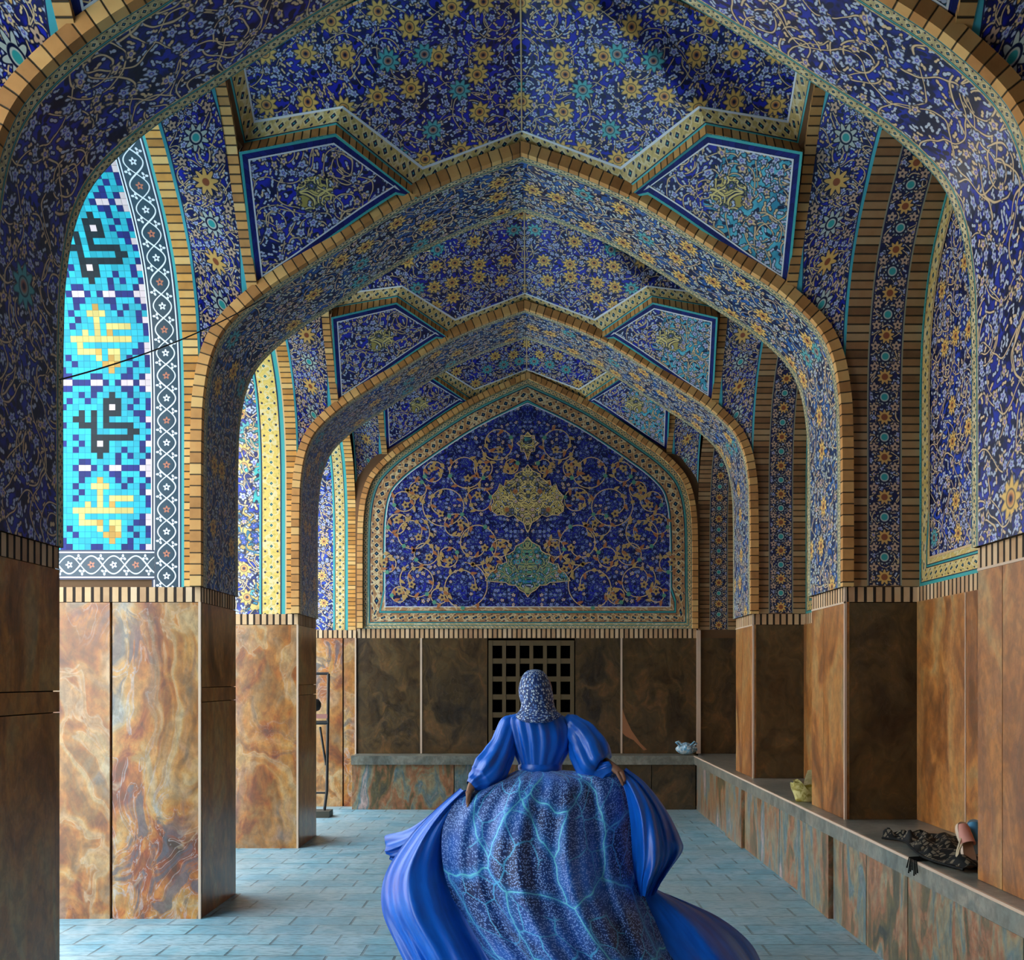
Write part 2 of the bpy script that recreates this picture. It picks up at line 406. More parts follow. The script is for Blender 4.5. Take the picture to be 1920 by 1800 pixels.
# ------------------------------------------------------------------ transverse arches
PR=[(2.15,2.24),(2.15,2.9),(2.147,3.25),(2.135,3.52),(2.085,3.79),(1.975,4.0),(1.735,4.22),(1.46,4.40),(1.20,4.57),(.95,4.73),(.715,4.865),(.36,5.02),(0,5.145)]
def half(pr,n=5): return [(p[0],p[1]) for p in catmull([(a,b,0) for a,b in pr],n)]
def full(pr,n=5):
    h=half(pr,n); return [(-x,z) for x,z in h]+[(x,z) for x,z in h[::-1][1:]]
FP=full(PR)
def at_y(path,y,x0=0): return [(x+x0,y,z) for x,z in path]
def outrect(path,W,H,c=3.6):
    o=[]
    for x,z in path:
        sx=-1 if x<0 else 1
        if z<=c: o.append((sx*2.19,z))
        else:
            dx,dz=x,z-c; k=min(W/abs(dx) if abs(dx)>1e-6 else 1e9,(H-c)/dz); o.append((dx*k,c+dz*k))
    return o
def transverse_arch(Yn,Yf,label,far_mat=None):
    t=thing('tiled_arch',label,'arch',(X0,Yn,2.24))
    L=lambda path,y,lift=0: [(x,y-Yn,z-2.24) for x,z in path]
    ys=Yf-Yn; b=.075
    def strip(name,y0,y1,mat,flip=False):
        m=MB(); r=[L(FP,Yn+y0),L(FP,Yn+(y0+y1)/2),L(FP,Yn+y1)]
        if flip: r=r[::-1]
        m.grid(r); return m.build(name,mat,t,True)
    strip('soffit_border',0,b,M['gold_s']); strip('soffit_border',ys-b,ys,M['gold_s'],True)
    strip('soffit_tiles',b,ys-b,far_mat or M['soffit'])
    o1=offset2(FP,.075); m=MB(); e=.055
    m.grid([L(FP,Yn),L(FP,Yn-e),L(o1,Yn-e),L(o1,Yn+.01)]); m.build('brick_ring',M['brick'],t)
    o0=offset2(FP,.07); R=outrect(FP,2.32,6.05); m=MB()
    m.grid([L(o0,Yn+.015),L(R,Yn+.015)]); m.grid([L(FP,Yf),L(R,Yf)]); m.build('rough_infill',M['mass'],t)
    return t
AY=[(4.35,5.05),(7.2,8.05),(10.2,11.05)]
transverse_arch(*AY[0],'nearest pointed arch, wide blue tiled underside crossing the top of the picture')
transverse_arch(*AY[1],'middle pointed arch with blue and white tiled underside and brick edge',M['soffit_far'])
transverse_arch(*AY[2],'farthest of the three free pointed arches, framing the back wall mosaic',M['soffit_far'])

# ------------------------------------------------------------------ lateral arch curve (distance from bay centre, height)
LAT=[(1.075,2.24),(1.075,2.9),(1.075,3.4),(1.07,3.62),(1.045,3.88),(.985,4.13),(.885,4.37),(.72,4.585),(.555,4.74),(.355,4.91),(0,5.13)]
LH=resample([(a,0,b) for a,b in catmull([(a,b,0) for a,b in LAT],8) for a,b in [(a,b)]] if False else [Vector((p.x,0,p.y)) for p in catmull([(a,b,0) for a,b in LAT],8)],160)
LLEN=sum((LH[i+1]-LH[i]).length for i in range(160))
def lat(u):
    t=max(0,min(1,u/LLEN))*160; i=min(159,int(t)); p=LH[i].lerp(LH[i+1],t-i); d=(LH[i+1]-LH[i]).normalized()
    return p.x,p.z,(-d.z,d.x)       # inward normal points toward the opening centre
def latp(sx,sy,u,v,off=0.0,base=2.18):
    y,z,n=lat(u); 
    nx,nz=n
    if nx*1.0>0 : nx,nz=-nx,-nz
    return (sx*(base+v),sy*(y+nx*off),z+nz*off)
def latpatch(m,sx,sy,u0,u1,v0,v1,off=0,nu=60,flip=False,mat=0,base=2.18):
    rows=[];uvs=[]
    for j in range(2):
        v=(v0,v1)[j]; rows.append([latp(sx,sy,u0+(u1-u0)*i/nu,v,off,base) for i in range(nu+1)])
        uvs.append([((u0+(u1-u0)*i/nu),(v-v0)) if not flip else ((v-v0)+.02,(u0+(u1-u0)*i/nu)-u0) for i in range(nu+1)])
    m.grid(rows,uvs,mat)
BAYS=[(6.125,1.0,0.0),(9.125,1.0,0.0),(12.325,1.186,.26),(3.275,1.0,0.0)]
KUF={0:'pp.pp.npppnnnnnn',}
ROWS=['11','']
def kgrid():
    n={}
    def put(r,cols,ch):
        for c in cols: n[(r,c)]=ch
    d=[(0,[0,1,3,4,8,9,13,14],'p'),(0,[2,5,7,10,11,12,15],'n'),(27,[1,3,4,8,9,13,14],'n'),(27,[0],'p'),
       (1,[0],'p'),(1,[1,3,4,8,9,13,14],'n'),(2,[9,11,3],'n'),(2,[6],'k'),(3,[0,10,2,13],'n'),(3,[5,6,7],'k'),
       (4,[0,3,14],'n'),(4,[7,5],'k'),(4,[6],'p'),(5,[7,6,5,11,9],'k'),(5,[2,1],'n'),(6,[0],'p'),(6,[7,12,11,9],'k'),(6,[1],'n'),
       (7,[0,14],'n'),(7,[7,6,5,4,3,11,10,9],'k'),(8,[3,2,9],'k'),(8,[15],'n'),(9,[9,8,7,6,5,4,3],'k'),(9,[0,12],'n'),
       (10,[9,7],'k'),(10,[8,0],'p'),(10,[1,11,14],'n'),(11,[9,8,7],'k'),(11,[4,1,12],'n'),(12,[8],'k'),(12,[5,3,0],'n'),
       (13,[11,10,5,1],'n'),(13,[0],'p'),(14,[11,10,6,5,1,0],'p'),(14,[12,9,7,4,3,2],'n'),
       (15,[11,10,6,5,1],'n'),(15,[0],'p'),(16,[5,3,0,11],'n'),(16,[8],'o'),(17,[12,4,1],'n'),(17,[9,8,7],'y'),
       (18,[11,1],'n'),(18,[8],'y'),(18,[0],'p'),(19,[12,0],'n'),(19,[8,6,5,4,3],'y'),(20,[10,8],'y'),(20,[6],'o'),(20,[0],'n'),
       (21,[12,11,10,9,8,7,6,5,4,3],'y'),(22,[11],'y'),(22,[0],'p'),(22,[1],'n'),(23,[11,10,9,6,5],'y'),(23,[8],'o'),(23,[2,1],'n'),(23,[0],'p'),
       (24,[8,5],'y'),(24,[6],'o'),(24,[3,0,13],'n'),(25,[7,6,5],'o'),(25,[2,0,12],'n'),(26,[6],'o'),(26,[3,14],'n')]
    for r,c,ch in d: put(r,c,ch)
    return n
KG=kgrid()
def side_arch(bi,label):
    mid,sc,dz=BAYS[bi]; t=thing('side_arch',label,'arch',(X0,mid,0)); t.scale=(1,sc,1)
    def st(name,mat,v0,v1,u0=0,u1=LLEN):
        m=MB()
        for sy in (1,-1): latpatch(m,-1,sy,u0,u1,v0,v1)
        return m.build(name,mat,t,True)
    def st(name,mat,v0,v1,u0=0,u1=LLEN):
        for sy in (1,-1):
            m=MB(); latpatch(m,-1,sy,u0,u1,v0,v1); o=m.build(name,mat,t,True)
        return o
    st('brick_edge',M['brick_j'],0,.10)
    kind={0:'k',1:'y',2:'g',3:'k'}[bi]
    if kind=='k':
        st('glazed_line',M['turq'],.10,.118); st('tile_border',M['scroll'],.118,.318)
        # lower scroll runs sideways: its own uv
        m=MB()
        for sy in (1,-1):
            a=[latp(-1,sy,.05,.30,.003),latp(-1,sy,.05,1.12,.003)]; b=[latp(-1,sy,.25,.30,.003),latp(-1,sy,.25,1.12,.003)]
            m=MB(); m.grid([a,b],[[(.1,0),(.92,0)],[(.1,.2),(.92,.2)]]); m.build('tile_border',M['scroll'],t)
        m=MB(); c=.041
        nr=int((LLEN-.25)/c); u0=.25; cd={'p':2,'n':1,'k':3,'y':4,'o':5}
        for sy in (1,-1):
            for k in range(nr+1):
                row=(27-k)%28
                for q in range(19):
                    ch=KG.get((row,q),'.'); ua=u0+k*c; ub=min(LLEN,ua+c)
                    if ub<=ua: continue
                    va=.318+q*c; mi=cd.get(ch,0)
                    p=[latp(-1,sy,ua,va,.002),latp(-1,sy,ub,va,.002),latp(-1,sy,ub,va+c,.002),latp(-1,sy,ua,va+c,.002)]
                    m.face(p,[(ua-u0,q*c),(ub-u0,q*c),(ub-u0,q*c+c),(ua-u0,q*c+c)],mi)
        m.build('kufic_tile_panel',[M['k%d'%i] for i in range(6)],t)
        m=MB()
        for sy in (1,-1): latpatch(m,-1,sy,.25,LLEN,.314,.322,.006)
        m.build('white_line',M['white'],t)
    elif kind=='y':
        st('glazed_line',M['cream'],.10,.112); st('glazed_line',M['turq'],.112,.135); st('tile_border',M['gold_y'],.135,.345); st('glazed_line',M['turq'],.345,.36)
        g=st('tile_panel',M['niche_y'],.36,1.12)
    else:
        st('glazed_line',M['turq'],.10,.125); st('tile_border',M['gold_m'],.125,.275); st('glazed_line',M['turq'],.275,.29)
        st('tile_panel',M['niche'],.29,1.12)
    return t
def ny():
    g=G('mixed repaired tiles',.3,.5); u,v=g.uv(); a=floral_col(g,u,v,big=4,small=10,vine=1.2,ring=3,bigamt=.5,deep=(.008,.014,.14),mid=(.02,.05,.5),smallc=(.62,.66,.86))
    b=floral_col(g,u+3.0,v,big=4,small=10,vine=1.2,ring=3,bigamt=.5,deep=(.01,.22,.24),mid=(.05,.5,.5))
    c=floral_col(g,u+5.0,v,big=5,small=11,vine=1.0,ring=3,bigamt=.3,deep=(.5,.34,.08),mid=(.72,.52,.16),leaf=(.03,.25,.40),smallc=(.05,.12,.42))
    n=g.noise(g.vec(u,v,3.3),2.2,2); col=g.mix(a,b,(n-.56).soft(60)); col=g.mix(col,c,(.43-n).soft(60)); return g.out(col)
M['niche_y']=ny()
side_arch(0,'left side arch with turquoise square kufic tiles and a white scroll border on its jamb')
side_arch(1,'left side arch whose jamb has yellow flowered border beside mixed blue tiles')
side_arch(2,'small left side arch farthest away with dotted gold border, beside the back wall')
side_arch(3,'left side arch just beside the viewer, before the nearest pier')

def niche(bi,label):
    mid,sc,dz=BAYS[bi]; t=thing('wall_niche',label,'niche',(X0,mid,0)); t.scale=(1,sc,1)
    def st(name,mat,v0,v1,u0=0,u1=LLEN,off=0):
        m=MB()
        for sy in (1,-1): latpatch(m,1,sy,u0,u1,v0,v1,off)
        return m.build(name,mat,t,True)
    st('brick_edge',M['brick_r'],0,.15); st('rosette_strip',M['ros_n'],.15,.385,.01); st('brick_edge',M['brick_r'],.385,.51)
    # lunette on the back of the niche
    h=[(p.x,p.z) for p in LH[::6]]
    if h[-1][0]>1e-4: h.append((LH[-1].x,LH[-1].z))
    h=[q for q in h if (q[1]<2.25 or q[1]>2.7) and not (0.001<q[0]<.16)]
    poly=[(-a,b) for a,b in h]+[(a,b) for a,b in h[::-1][1:]]       # near foot up over to far foot: clockwise seen from hall (+y right, z up)
    x=2.18+.51
    def shape(path,name,mat,lift):
        m=MB(); n=len(path); c=(0,3.2)
        m.face([(x-lift,a,b) for a,b in path],[(a,b) for a,b in path]); return m.build(name,mat,t)
    def ring(d0,d1,name,mat,lift):
        a=offset2(poly,-d0,True); b=offset2(poly,-d1,True); a.append(a[0]); b.append(b[0])
        m=MB(); m.grid([[(x-lift,p,q) for p,q in a],[(x-lift,p,q) for p,q in b]]); return m.build(name,mat,t)
    shape(poly,'back_tiles',M['niche'],0.0)
    ring(0,.02,'glazed_line',M['turq'],.006); ring(.02,.17,'tile_border',M['gold_m'],.004); ring(.17,.185,'white_line',M['cream'],.007)
    return t
niche(0,'tall arched niche in right wall above the lace shawl, rosette strip on its far jamb')
niche(1,'arched niche in the right wall between the middle and farthest arches')
niche(2,'narrow arched niche in right wall beside the back wall')
niche(3,'arched niche in the right wall beside the viewer, before the nearest pilaster')

# ------------------------------------------------------------------ vault of one bay (built for the bay centred at 6.125)
MID=6.125
def vault(label,bi):
    mid,sc,dz=BAYS[bi]
    t=thing('bay_vault',label,'vault',(X0,mid,dz)); t.scale=(1,sc,1)
    V=lambda x,y,z:Vector((x,y-MID,z))
    Eo,Ei=V(0,7.2,5.225),V(0,7.12,5.285); Bo,Bi=V(-.697,7.2,4.914),V(-.658,7.1,5.03)
    Co,Ci=V(-1.154,6.65,5.081),V(-1.098,6.58,5.156); Do,Di=V(-1.752,6.75,5.012),V(-1.672,6.70,5.13)
    Mo,Mi=V(-1.755,6.125,5.50),V(-1.665,6.125,5.60); O=V(0,6.125,5.80)
    def dens(pts,n=6): 
        out=[]
        for i in range(len(pts)-1):
            for k in range(n): out.append(pts[i].lerp(pts[i+1],k/n))
        return out+[pts[-1]]
    Q=[(1,1),(-1,1),(1,-1),(-1,-1)]
    def S(p,q): return (p[0]*q[0],p[1]*q[1],p[2])
    inner=dens([Ei,Bi,Ci,Di,Mi]); outer=dens([Eo,Bo,Co,Do,Mo])
    m=MB(); N=10
    for q in Q:
        rows=[];uvs=[]
        for j in range(N+1):
            r=j/N; row=[]
            for b in inner:
                p=b.lerp(O,r); p.z+=.075*math.sin(PI*r)*min(1,1.0); row.append(S(p,q))
            rows.append(row); uvs.append([(abs(p[0])+.3+bi*2,.75*(p[2]-abs(p[1]))*(1 if q[1]>0 else -1)+bi) for p in row])
        m.grid(rows,uvs)
    m.build('crown_tiles',M['crown'],t,True,merge=True)
    # seam down the middle of the crown
    s=MB(); pts=[]
    for j in range(N+1):
        p=V(*Ei).lerp(O,j/N) if False else Ei.lerp(O,j/N); pts.append((0,p.y,p.z+.075*math.sin(PI*j/N)-.004))
    s.tube(pts+[(0,-a[1],a[2]) for a in pts[::-1][1:]],.006,5); s.build('crown_seam',M['cream'],t)
    for q in Q:
        m=MB(); uo=[0]
        for i in range(1,len(outer)): uo.append(uo[-1]+(outer[i]-outer[i-1]).length)
        m.grid([[S(p,q) for p in outer],[S(p,q) for p in inner]],[[(u,0) for u in uo],[(u,.115) for u in uo]])
        w=[i.lerp(o,.10)+Vector((0,0,-.004)) for i,o in zip(inner,outer)]; w2=[i.lerp(o,-.02)+Vector((0,0,-.004)) for i,o in zip(inner,outer)]
        m.grid([[S(p,q) for p in w],[S(p,q) for p in w2]],m=1)
        w=[i.lerp(o,.92)+Vector((0,0,-.004)) for i,o in zip(inner,outer)]; w2=[i.lerp(o,1.02)+Vector((0,0,-.005)) for i,o in zip(inner,outer)]
        m.grid([[S(p,q) for p in w],[S(p,q) for p in w2]],m=2)
        m.build('zigzag_border',[M['gold'],M['white'],M['turq']],t)
    # kite panels
    A,B,Cc=V(-1.80,7.2,4.245),V(-.70,7.2,4.863),V(-1.165,6.70,5.045)
    n=(B-A).cross(Cc-A).normalized()
    if n.z>0: n=-n
    cam=Vector((-X0,-MID,CAMZ)); d=P(448,285,7.0)-Vector((0,0,CAMZ)); d=Vector((d.x,d.y,d.z))
    s_=n.dot(A-cam)/n.dot(d); D=cam+d*s_
    ringp=[(-x,z) for x,z in half(PR,5)]; ringp=offset2(ringp,.05); seg=[(x,z) for x,z in ringp if -1.70<x<-.82]
    pts=[A]+[Vector((x,A.y+ (n.z*(A.z-z)+n.x*(A.x-x))/n.y if abs(n.y)>1e-3 else A.y,z)) for x,z in seg]+[B,Cc,D]
    ex=(B-A).normalized(); ey=n.cross(ex)
    if ey.dot(Cc-A)<0: ey=-ey
    p2=[((p-A).dot(ex),(p-A).dot(ey)) for p in pts]
    area=sum(p2[i][0]*p2[(i+1)%len(p2)][1]-p2[(i+1)%len(p2)][0]*p2[i][1] for i in range(len(p2)))
    sg=1 if area>0 else -1
    def W(ab,l): return A+ex*ab[0]+ey*ab[1]+n*l
    for q in Q:
        m=MB(); off=(.0 if q[0]<0 else 2.0)
        m.face([S(W(a,0),q) for a in p2],[(a[0]+(off if q[0]>0 else 0),a[1]) for a in p2])
        for d0,d1,l,mi in ((0,.016,.004,1),(.016,.05,.003,2),(.05,.060,.005,3)):
            a=offset2(p2,d0*sg,True);b=offset2(p2,d1*sg,True); a.append(a[0]);b.append(b[0])
            m.grid([[S(W(c,l),q) for c in a],[S(W(c,l),q) for c in b]],m=mi)
        k=m.build('kite_panel',[M['kite_patch'] if q[0]<0 else M['kite'],M['turq'],M['k1'],M['white']],t)
        c0=Vector((sum(a[0] for a in p2[-2:])/2*.55+.30,(p2[-1][1]+p2[-2][1])*.5*.52,0)); m=MB(); pl=[]
        for i in range(48):
            th=i*2*PI/48; r=.10*(1+.07*math.cos(8*th))*(1.0+.15*abs(math.cos(th))); pl.append((c0.x+r*math.cos(th)*1.15,c0.y+r*math.sin(th)))
        m.face([S(W(a,.006),q) for a in pl],[a for a in pl]); m.build('kite_medallion',M['goldtile'],k)
    # ribs of brick between zigzag and kites, and the fillers beside the long ribs
    Rl=[V(-1.845,y,z) for y,z in ((7.2,4.19),(6.98,4.47),(6.79,4.74),(6.62,5.00),(6.45,5.18),(6.125,5.42))]
    Rl=[Vector(p) for p in catmull(Rl,5)]; Rr=[p+Vector((.07,0,0)) for p in Rl]; R0=[p+Vector((0,0,.03)) for p in Rl]; 
    for q in Q:
        m=MB(); a=dens([Bo,Co,Do],5); b=dens([B,Cc,D],5); mid_=[x.lerp(y,.5)+Vector((0,-.02,-.035)) for x,y in zip(a,b)]
        m.grid([[S(p,q) for p in b],[S(p,q) for p in mid_],[S(p,q) for p in a]]); m.build('kite_rib',M['brick_s'],t)
    for sx in (1,-1):
        fl=lambda pts:[(p[0]*sx,p[1],p[2]) for p in pts]+[(p[0]*sx,-p[1],p[2]) for p in pts[::-1][1:]]
        m=MB(); m.grid([fl([p+Vector((0,0,.06)) for p in Rl]),fl(Rl),fl(Rr),fl([p+Vector((0,0,.06)) for p in Rr])]); m.build('long_rib',M['brick_s'],t)
        m=MB(); e=resample(dens([A,D]),12)+resample(dens([D,Do,Mo]),13)[1:]
        e=e[:26]; rr=resample(Rr,len(e)-1); rr=[p+Vector((0,0,.05)) for p in rr]
        m.grid([fl(rr),fl(e)]); m.build('rib_reveal',M['mass'],t)
        # rosette band between the side arch and the long rib
        Lr=[(7.2,3.3),(7.2,3.6),(7.17,3.88),(7.11,4.13),(7.01,4.37),(6.845,4.585),(6.68,4.74),(6.48,4.91),(6.125,5.13)]
        Lr=[V(-2.18,y,z) for y,z in Lr]
        Rb=[V(-2.20,7.2,3.3),V(-2.19,7.2,3.6),V(-2.13,7.2,3.84),V(-1.98,7.2,4.06),V(-1.85,7.2,4.19),V(-1.845,6.98,4.47),V(-1.845,6.79,4.74),V(-1.845,6.53,5.10),V(-1.845,6.125,5.42)]
        Lc=catmull(Lr,5); Rc=catmull(Rb,5); rows=[];uvs=[];u=[0]
        for i in range(1,len(Lc)): u.append(u[-1]+(((Lc[i]+Rc[i])-(Lc[i-1]+Rc[i-1]))*.5).length)
        for j in range(5):
            row=[a.lerp(b,j/4) for a,b in zip(Lc,Rc)]; rows.append(fl(row)); uv=[(u[i],(row[i]-Lc[i]).length) for i in range(len(row))]
            uvs.append(uv+[(-x,y) for x,y in uv[::-1][1:]] if False else uv+[(2*u[-1]-x,y) for x,y in uv[::-1][1:]])
        m=MB(); m.grid(rows,uvs); m.build('rosette_band',M['band'],t,True)
    return t
vault('star vault of blue tiles with yellow flowers between the nearest and middle arches',0)
vault('star vault with gold zigzag border between the middle and farthest arches',1)
vault('small star vault with gold border directly before the back wall mosaic',2)
vault('vault overhead of the viewer, its tips showing in the top corners',3)
# ------------------------------------------------------------------ setting
WL=X0-2.17; WR=X0+2.18; NB=X0+2.69; DT=2.14; YB=13.6; BT=.67
m=MB(); m.face([(-14,-4,0),(WR+.7,-4,0),(WR+.7,YB+.6,0),(-14,YB+.6,0)],[(-14,-4),(WR+.7,-4),(WR+.7,YB+.6),(-14,YB+.6)])
struct(m.build('floor',M['floor']))
m=MB(); m.box(-3.45,NB+.5,-4,YB+.6,6.05,6.3); struct(m.build('ceiling',M['mass']))
m=MB(); m.box(-3.45,NB+.5,-4.2,-4,0,6.05); struct(m.build('wall_front',M['mass']))
m=MB(); m.box(NB+.01,NB+.4,-4,YB+.6,0,6.05); struct(m.build('wall_right',M['mass']))
m=MB(); m.box(-3.45,-.57,YB+.02,YB+.5,0,6.05); m.box(.545,NB+.5,YB+.02,YB+.5,0,6.05); m.box(-.57,.545,YB+.02,YB+.5,2.15,6.05); m.box(-.57,.545,YB+.02,YB+.5,0,.68); m.box(-.57,.545,YB+.42,YB+.5,.68,2.15)
struct(m.build('wall_back',M['mass']))
# outer face of the left arcade, with its openings
m=MB()
for mid,sc,dz in BAYS:
    lo,hi={0:(4.7,7.62),1:(7.62,10.62),2:(10.62,YB+.3),3:(1.6,4.7)}[[6.125,9.125,12.325,3.275].index(mid)]
    for sy,ed in ((1,hi),(-1,lo)):
        a=[(-3.36,mid+sy*1.075*sc,0)]+[(-3.36,mid+sy*p.x*sc,p.z) for p in LH[::5]]
        b=[(-3.36,ed,0)]+[(-3.36,ed if p.z<3.7 else mid+(ed-mid)*min(1,p.x/1.06),p.z if p.z<3.7 else 6.05) for p in LH[::5]]
        m.grid([a,b])
m.box(-3.36,-2.3,-4,1.6,0,6.05)
struct(m.build('wall_left',M['mass']))

# ------------------------------------------------------------------ left piers
def slab(m,x0,x1,y0,y1,z0,z1): m.box(x0,x1,y0,y1,z0,z1)
def pier(yn,yf,label,split,name='marble_pier',upper=True):
    t=thing(name,label,'pier',(WL,yn,0)); x0=-3.34-WL
    d=yf-yn
    m=MB(); m.box(x0,-.028,.03,d-.001,0,DT); m.build('core',M['dark_core'],t)
    if upper:
        m=MB(); m.box(x0,-.012,.012,d-.012,DT,5.0); m.build('upper_core',M['mass'],t)
    m=MB(); m.box(-split+.006,0,0,.03,0,DT-.004); m.build('front_slab',M['marble_onyx'],t)
    m=MB(); m.box(x0,-split-.012,0,.03,0,DT-.004); m.build('front_slab',M['marble_onyx'],t)
    m=MB(); m.box(-.03,.002,.031,d,0,1.46); m.build('side_slab',M['marble_warm'],t)
    m=MB(); m.box(-.03,.002,.031,d,1.465,1.56); m.build('side_slab',M['marble_warm'],t)
    m=MB(); m.box(-.03,.002,.031,d,1.565,DT-.004); m.build('side_slab',M['marble_warm'],t)
    m=MB(); m.box(-.014,.003,-.003,.012,0,DT); m.build('corner_edge',M['seam'],t)
    m=MB()
    L=-x0
    m.grid([[(x0,0,DT),(0,0,DT),(0,d,DT)],[(x0,0,DT+.10),(0,0,DT+.10),(0,d,DT+.10)]],[[(0,0),(L,0),(L+d,0)],[(0,.1),(L,.1),(L+d,.1)]])
    m.build('brick_course',M['soldier'],t)
    return t
pier(4.35,5.05,'nearest left pier, shadowed marble edge at left border of the picture',.60)
pier(7.2,8.05,'left pier with orange swirled marble slabs split by a dark crack, below the kufic tiles',.60)
pier(10.2,11.05,'left pier with vivid orange banded marble, farther than the one with the crack',.62)
pier(YB-.05,YB+.02,'pale marble pier in the left back corner behind the black metal stand',.16,upper=False)
pier(1.6,2.2,'left pier beside the viewer',.60)

# ------------------------------------------------------------------ right pilasters and niche dado
def pilaster(yn,yf,label,front=True):
    t=thing('marble_pilaster',label,'pilaster',(WR,yn,BT)); d=yf-yn; H=DT-BT; w=NB-WR
    m=MB(); m.box(.03,w,.03,d-.03,0,H); m.build('core',M['dark_core'],t)
    m=MB(); m.box(.012,w,.012,d-.012,H,3.2); m.build('upper_core',M['mass'],t)
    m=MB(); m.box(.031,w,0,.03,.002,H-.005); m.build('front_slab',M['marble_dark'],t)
    m=MB(); m.box(0,.03,.0,d*.62,.002,H); m.build('side_slab',M['marble_warm'],t)
    m=MB(); m.box(0,.03,d*.62+.006,d,.002,H); m.build('side_slab',M['marble_warm'],t)
    m=MB(); m.box(.031,w,d-.03,d,.002,H-.005); m.build('back_slab',M['marble_warm'],t)
    m=MB(); m.box(-.004,.012,-.004,.014,0,H+.10); m.box(-.004,.006,-.004,d,H-.01,H+.002); m.build('corner_edge',M['seam'],t)
    m=MB(); m.grid([[(w,0,H),(0,0,H),(0,d,H),(w,d,H)],[(w,0,H+.10),(0,0,H+.10),(0,d,H+.10),(w,d,H+.10)]],[[(0,0),(w,0),(w+d,0),(w+w+d,0)],[(0,.1),(w,.1),(w+d,.1),(w+w+d,.1)]])
    m.build('brick_course',M['soldier'],t)
    return t
pilaster(4.35,5.05,'nearest right pilaster at the right edge of the picture')
pilaster(7.2,8.05,'right pilaster carrying the middle arch, standing on the bench')
pilaster(10.2,11.05,'right pilaster carrying the farthest free arch, beyond the yellow bag')
pilaster(1.6,2.2,'right pilaster beside the viewer')
for (ya,yb,lab,cuts) in ((5.05,7.2,'brown marble wall slabs behind the lace shawl',(.30,.62)),(8.05,10.2,'marble wall slabs behind the yellow bag',(.3,.7)),(11.05,YB,'marble wall slabs in the niche nearest the back wall',(.4,.75)),(2.2,4.35,'marble wall slabs of the nearest right niche',(.3,.7))):
    t=thing('marble_dado',lab,'wall slab',(NB,ya,BT)); L=yb-ya; c=[0]+[x*L for x in cuts]+[L]
    for i in range(len(c)-1):
        m=MB(); m.box(-.025,.0,c[i]+.004,c[i+1]-.004,.002,DT-BT); m.build('wall_slab',M['marble_warm'],t)
        if i: m=MB(); m.box(-.030,-.02,c[i]-.004,c[i]+.004,.002,DT-BT); m.build('pale_joint',M['seam'],t)
    m=MB(); m.grid([[(-.02,0,DT-BT),(-.02,L,DT-BT)],[(-.02,0,DT-BT+.10),(-.02,L,DT-BT+.10)]],[[(0,0),(L,0)],[(0,.1),(L,.1)]]); m.build('brick_course',M['soldier'],t)

# ------------------------------------------------------------------ back wall dado and window
t=thing('marble_dado','dark brown marble slabs along the back wall either side of the lattice window','wall slab',(X0,YB,BT))
xs=[(-2.17,-1.35),(-1.34,-.50)] ; xr=[(.615,1.20),(1.21,2.19),(2.20,2.69)]
for a,b in xs+xr:
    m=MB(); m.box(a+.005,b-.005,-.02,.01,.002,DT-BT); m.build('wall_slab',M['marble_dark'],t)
for a in (-1.345,1.205):
    m=MB(); m.box(a-.012,a+.012,-.026,-.01,.002,DT-BT); m.build('pale_joint',M['seam'],t)
m=MB(); m.box(2.16,2.21,-.05,-.01,.002,DT-BT+.1); m.build('corner_edge',M['seam'],t)
# broken corner, bare reddish mortar beside the right joint
m=MB(); pl=[(1.20,.62),(1.26,.45),(1.33,.30),(1.44,.14),(1.53,.05),(1.49,.04),(1.36,.17),(1.26,.22),(1.22,.26),(1.20,.30)]
m.face([(x,-.024,z) for x,z in pl],pl); m.build('mortar_patch',plain('reddish mortar',(.36,.15,.07),.8,.2),t)
m=MB(); m.grid([[(-2.17,-.02,DT-BT),(2.2,-.02,DT-BT)],[(-2.17,-.02,DT-BT+.12),(2.2,-.02,DT-BT+.12)]],[[(0,0),(4.37,0)],[(0,.12),(4.37,.12)]]); m.build('brick_course',M['soldier'],t)
wn=bpy.data.objects.new('window_1',None); C.objects.link(wn); wn.location=(-.012,YB-.02,BT); struct(wn,'square stone lattice window low in the back wall behind the person')
m=MB(); x0,x1,z1=-.545,.545,1.44; bw=.048; n=6; pit=(x1-x0-bw)/n
for i in range(n+1): m.box(x0+i*pit,x0+i*pit+bw,0,.09,0,z1)
for j in range(7): m.box(x0,x1,.005,.085,j*(z1-.065)/6,j*(z1-.065)/6+.065)
m.build('window_lattice',plain('weathered lattice stone',(.12,.085,.045),.8,.2),wn)
m=MB(); m.box(x0-.01,x1+.01,.12,.14,0,z1); m.build('window_black_sheet',plain('black for unlit interior',(.004,.004,.005),1,0),wn)  # black sheet: the darkness behind the lattice is put into its colour

# ------------------------------------------------------------------ mosaic on the back wall
PB=[(2.09,2.26),(2.09,2.9),(2.088,3.35),(2.075,3.68),(2.03,3.96),(1.93,4.19),(1.71,4.42),(1.44,4.62),(1.18,4.80),(.93,4.965),(.70,5.10),(.35,5.275),(0,5.43)]
t=thing('tile_mosaic','large arched mosaic of blue tiles with spiral vines on the back wall','mosaic',(X0+.01,YB-.03,2.26))
poly=[(x,z-2.26) for x,z in full(PB) if (z<2.27 or z>2.75) and not (.001<abs(x)<.30)]
def TR(d0,d1,name,mat,lift,parent=t):
    a=offset2(poly,-d0,True) if d0 else list(poly); b=offset2(poly,-d1,True); a.append(a[0]); b.append(b[0])
    m=MB(); m.grid([[(x,-lift,z) for x,z in a],[(x,-lift,z) for x,z in b]]); return m.build(name,mat,parent)
fld=offset2(poly,-.28,True); fz=min(z for x,z in fld); hl=[(x,z) for x,z in fld if x<=1e-5]+[(0,fz)]; hr=[(0,fz)]+[(x,z) for x,z in fld if x>=-1e-5]
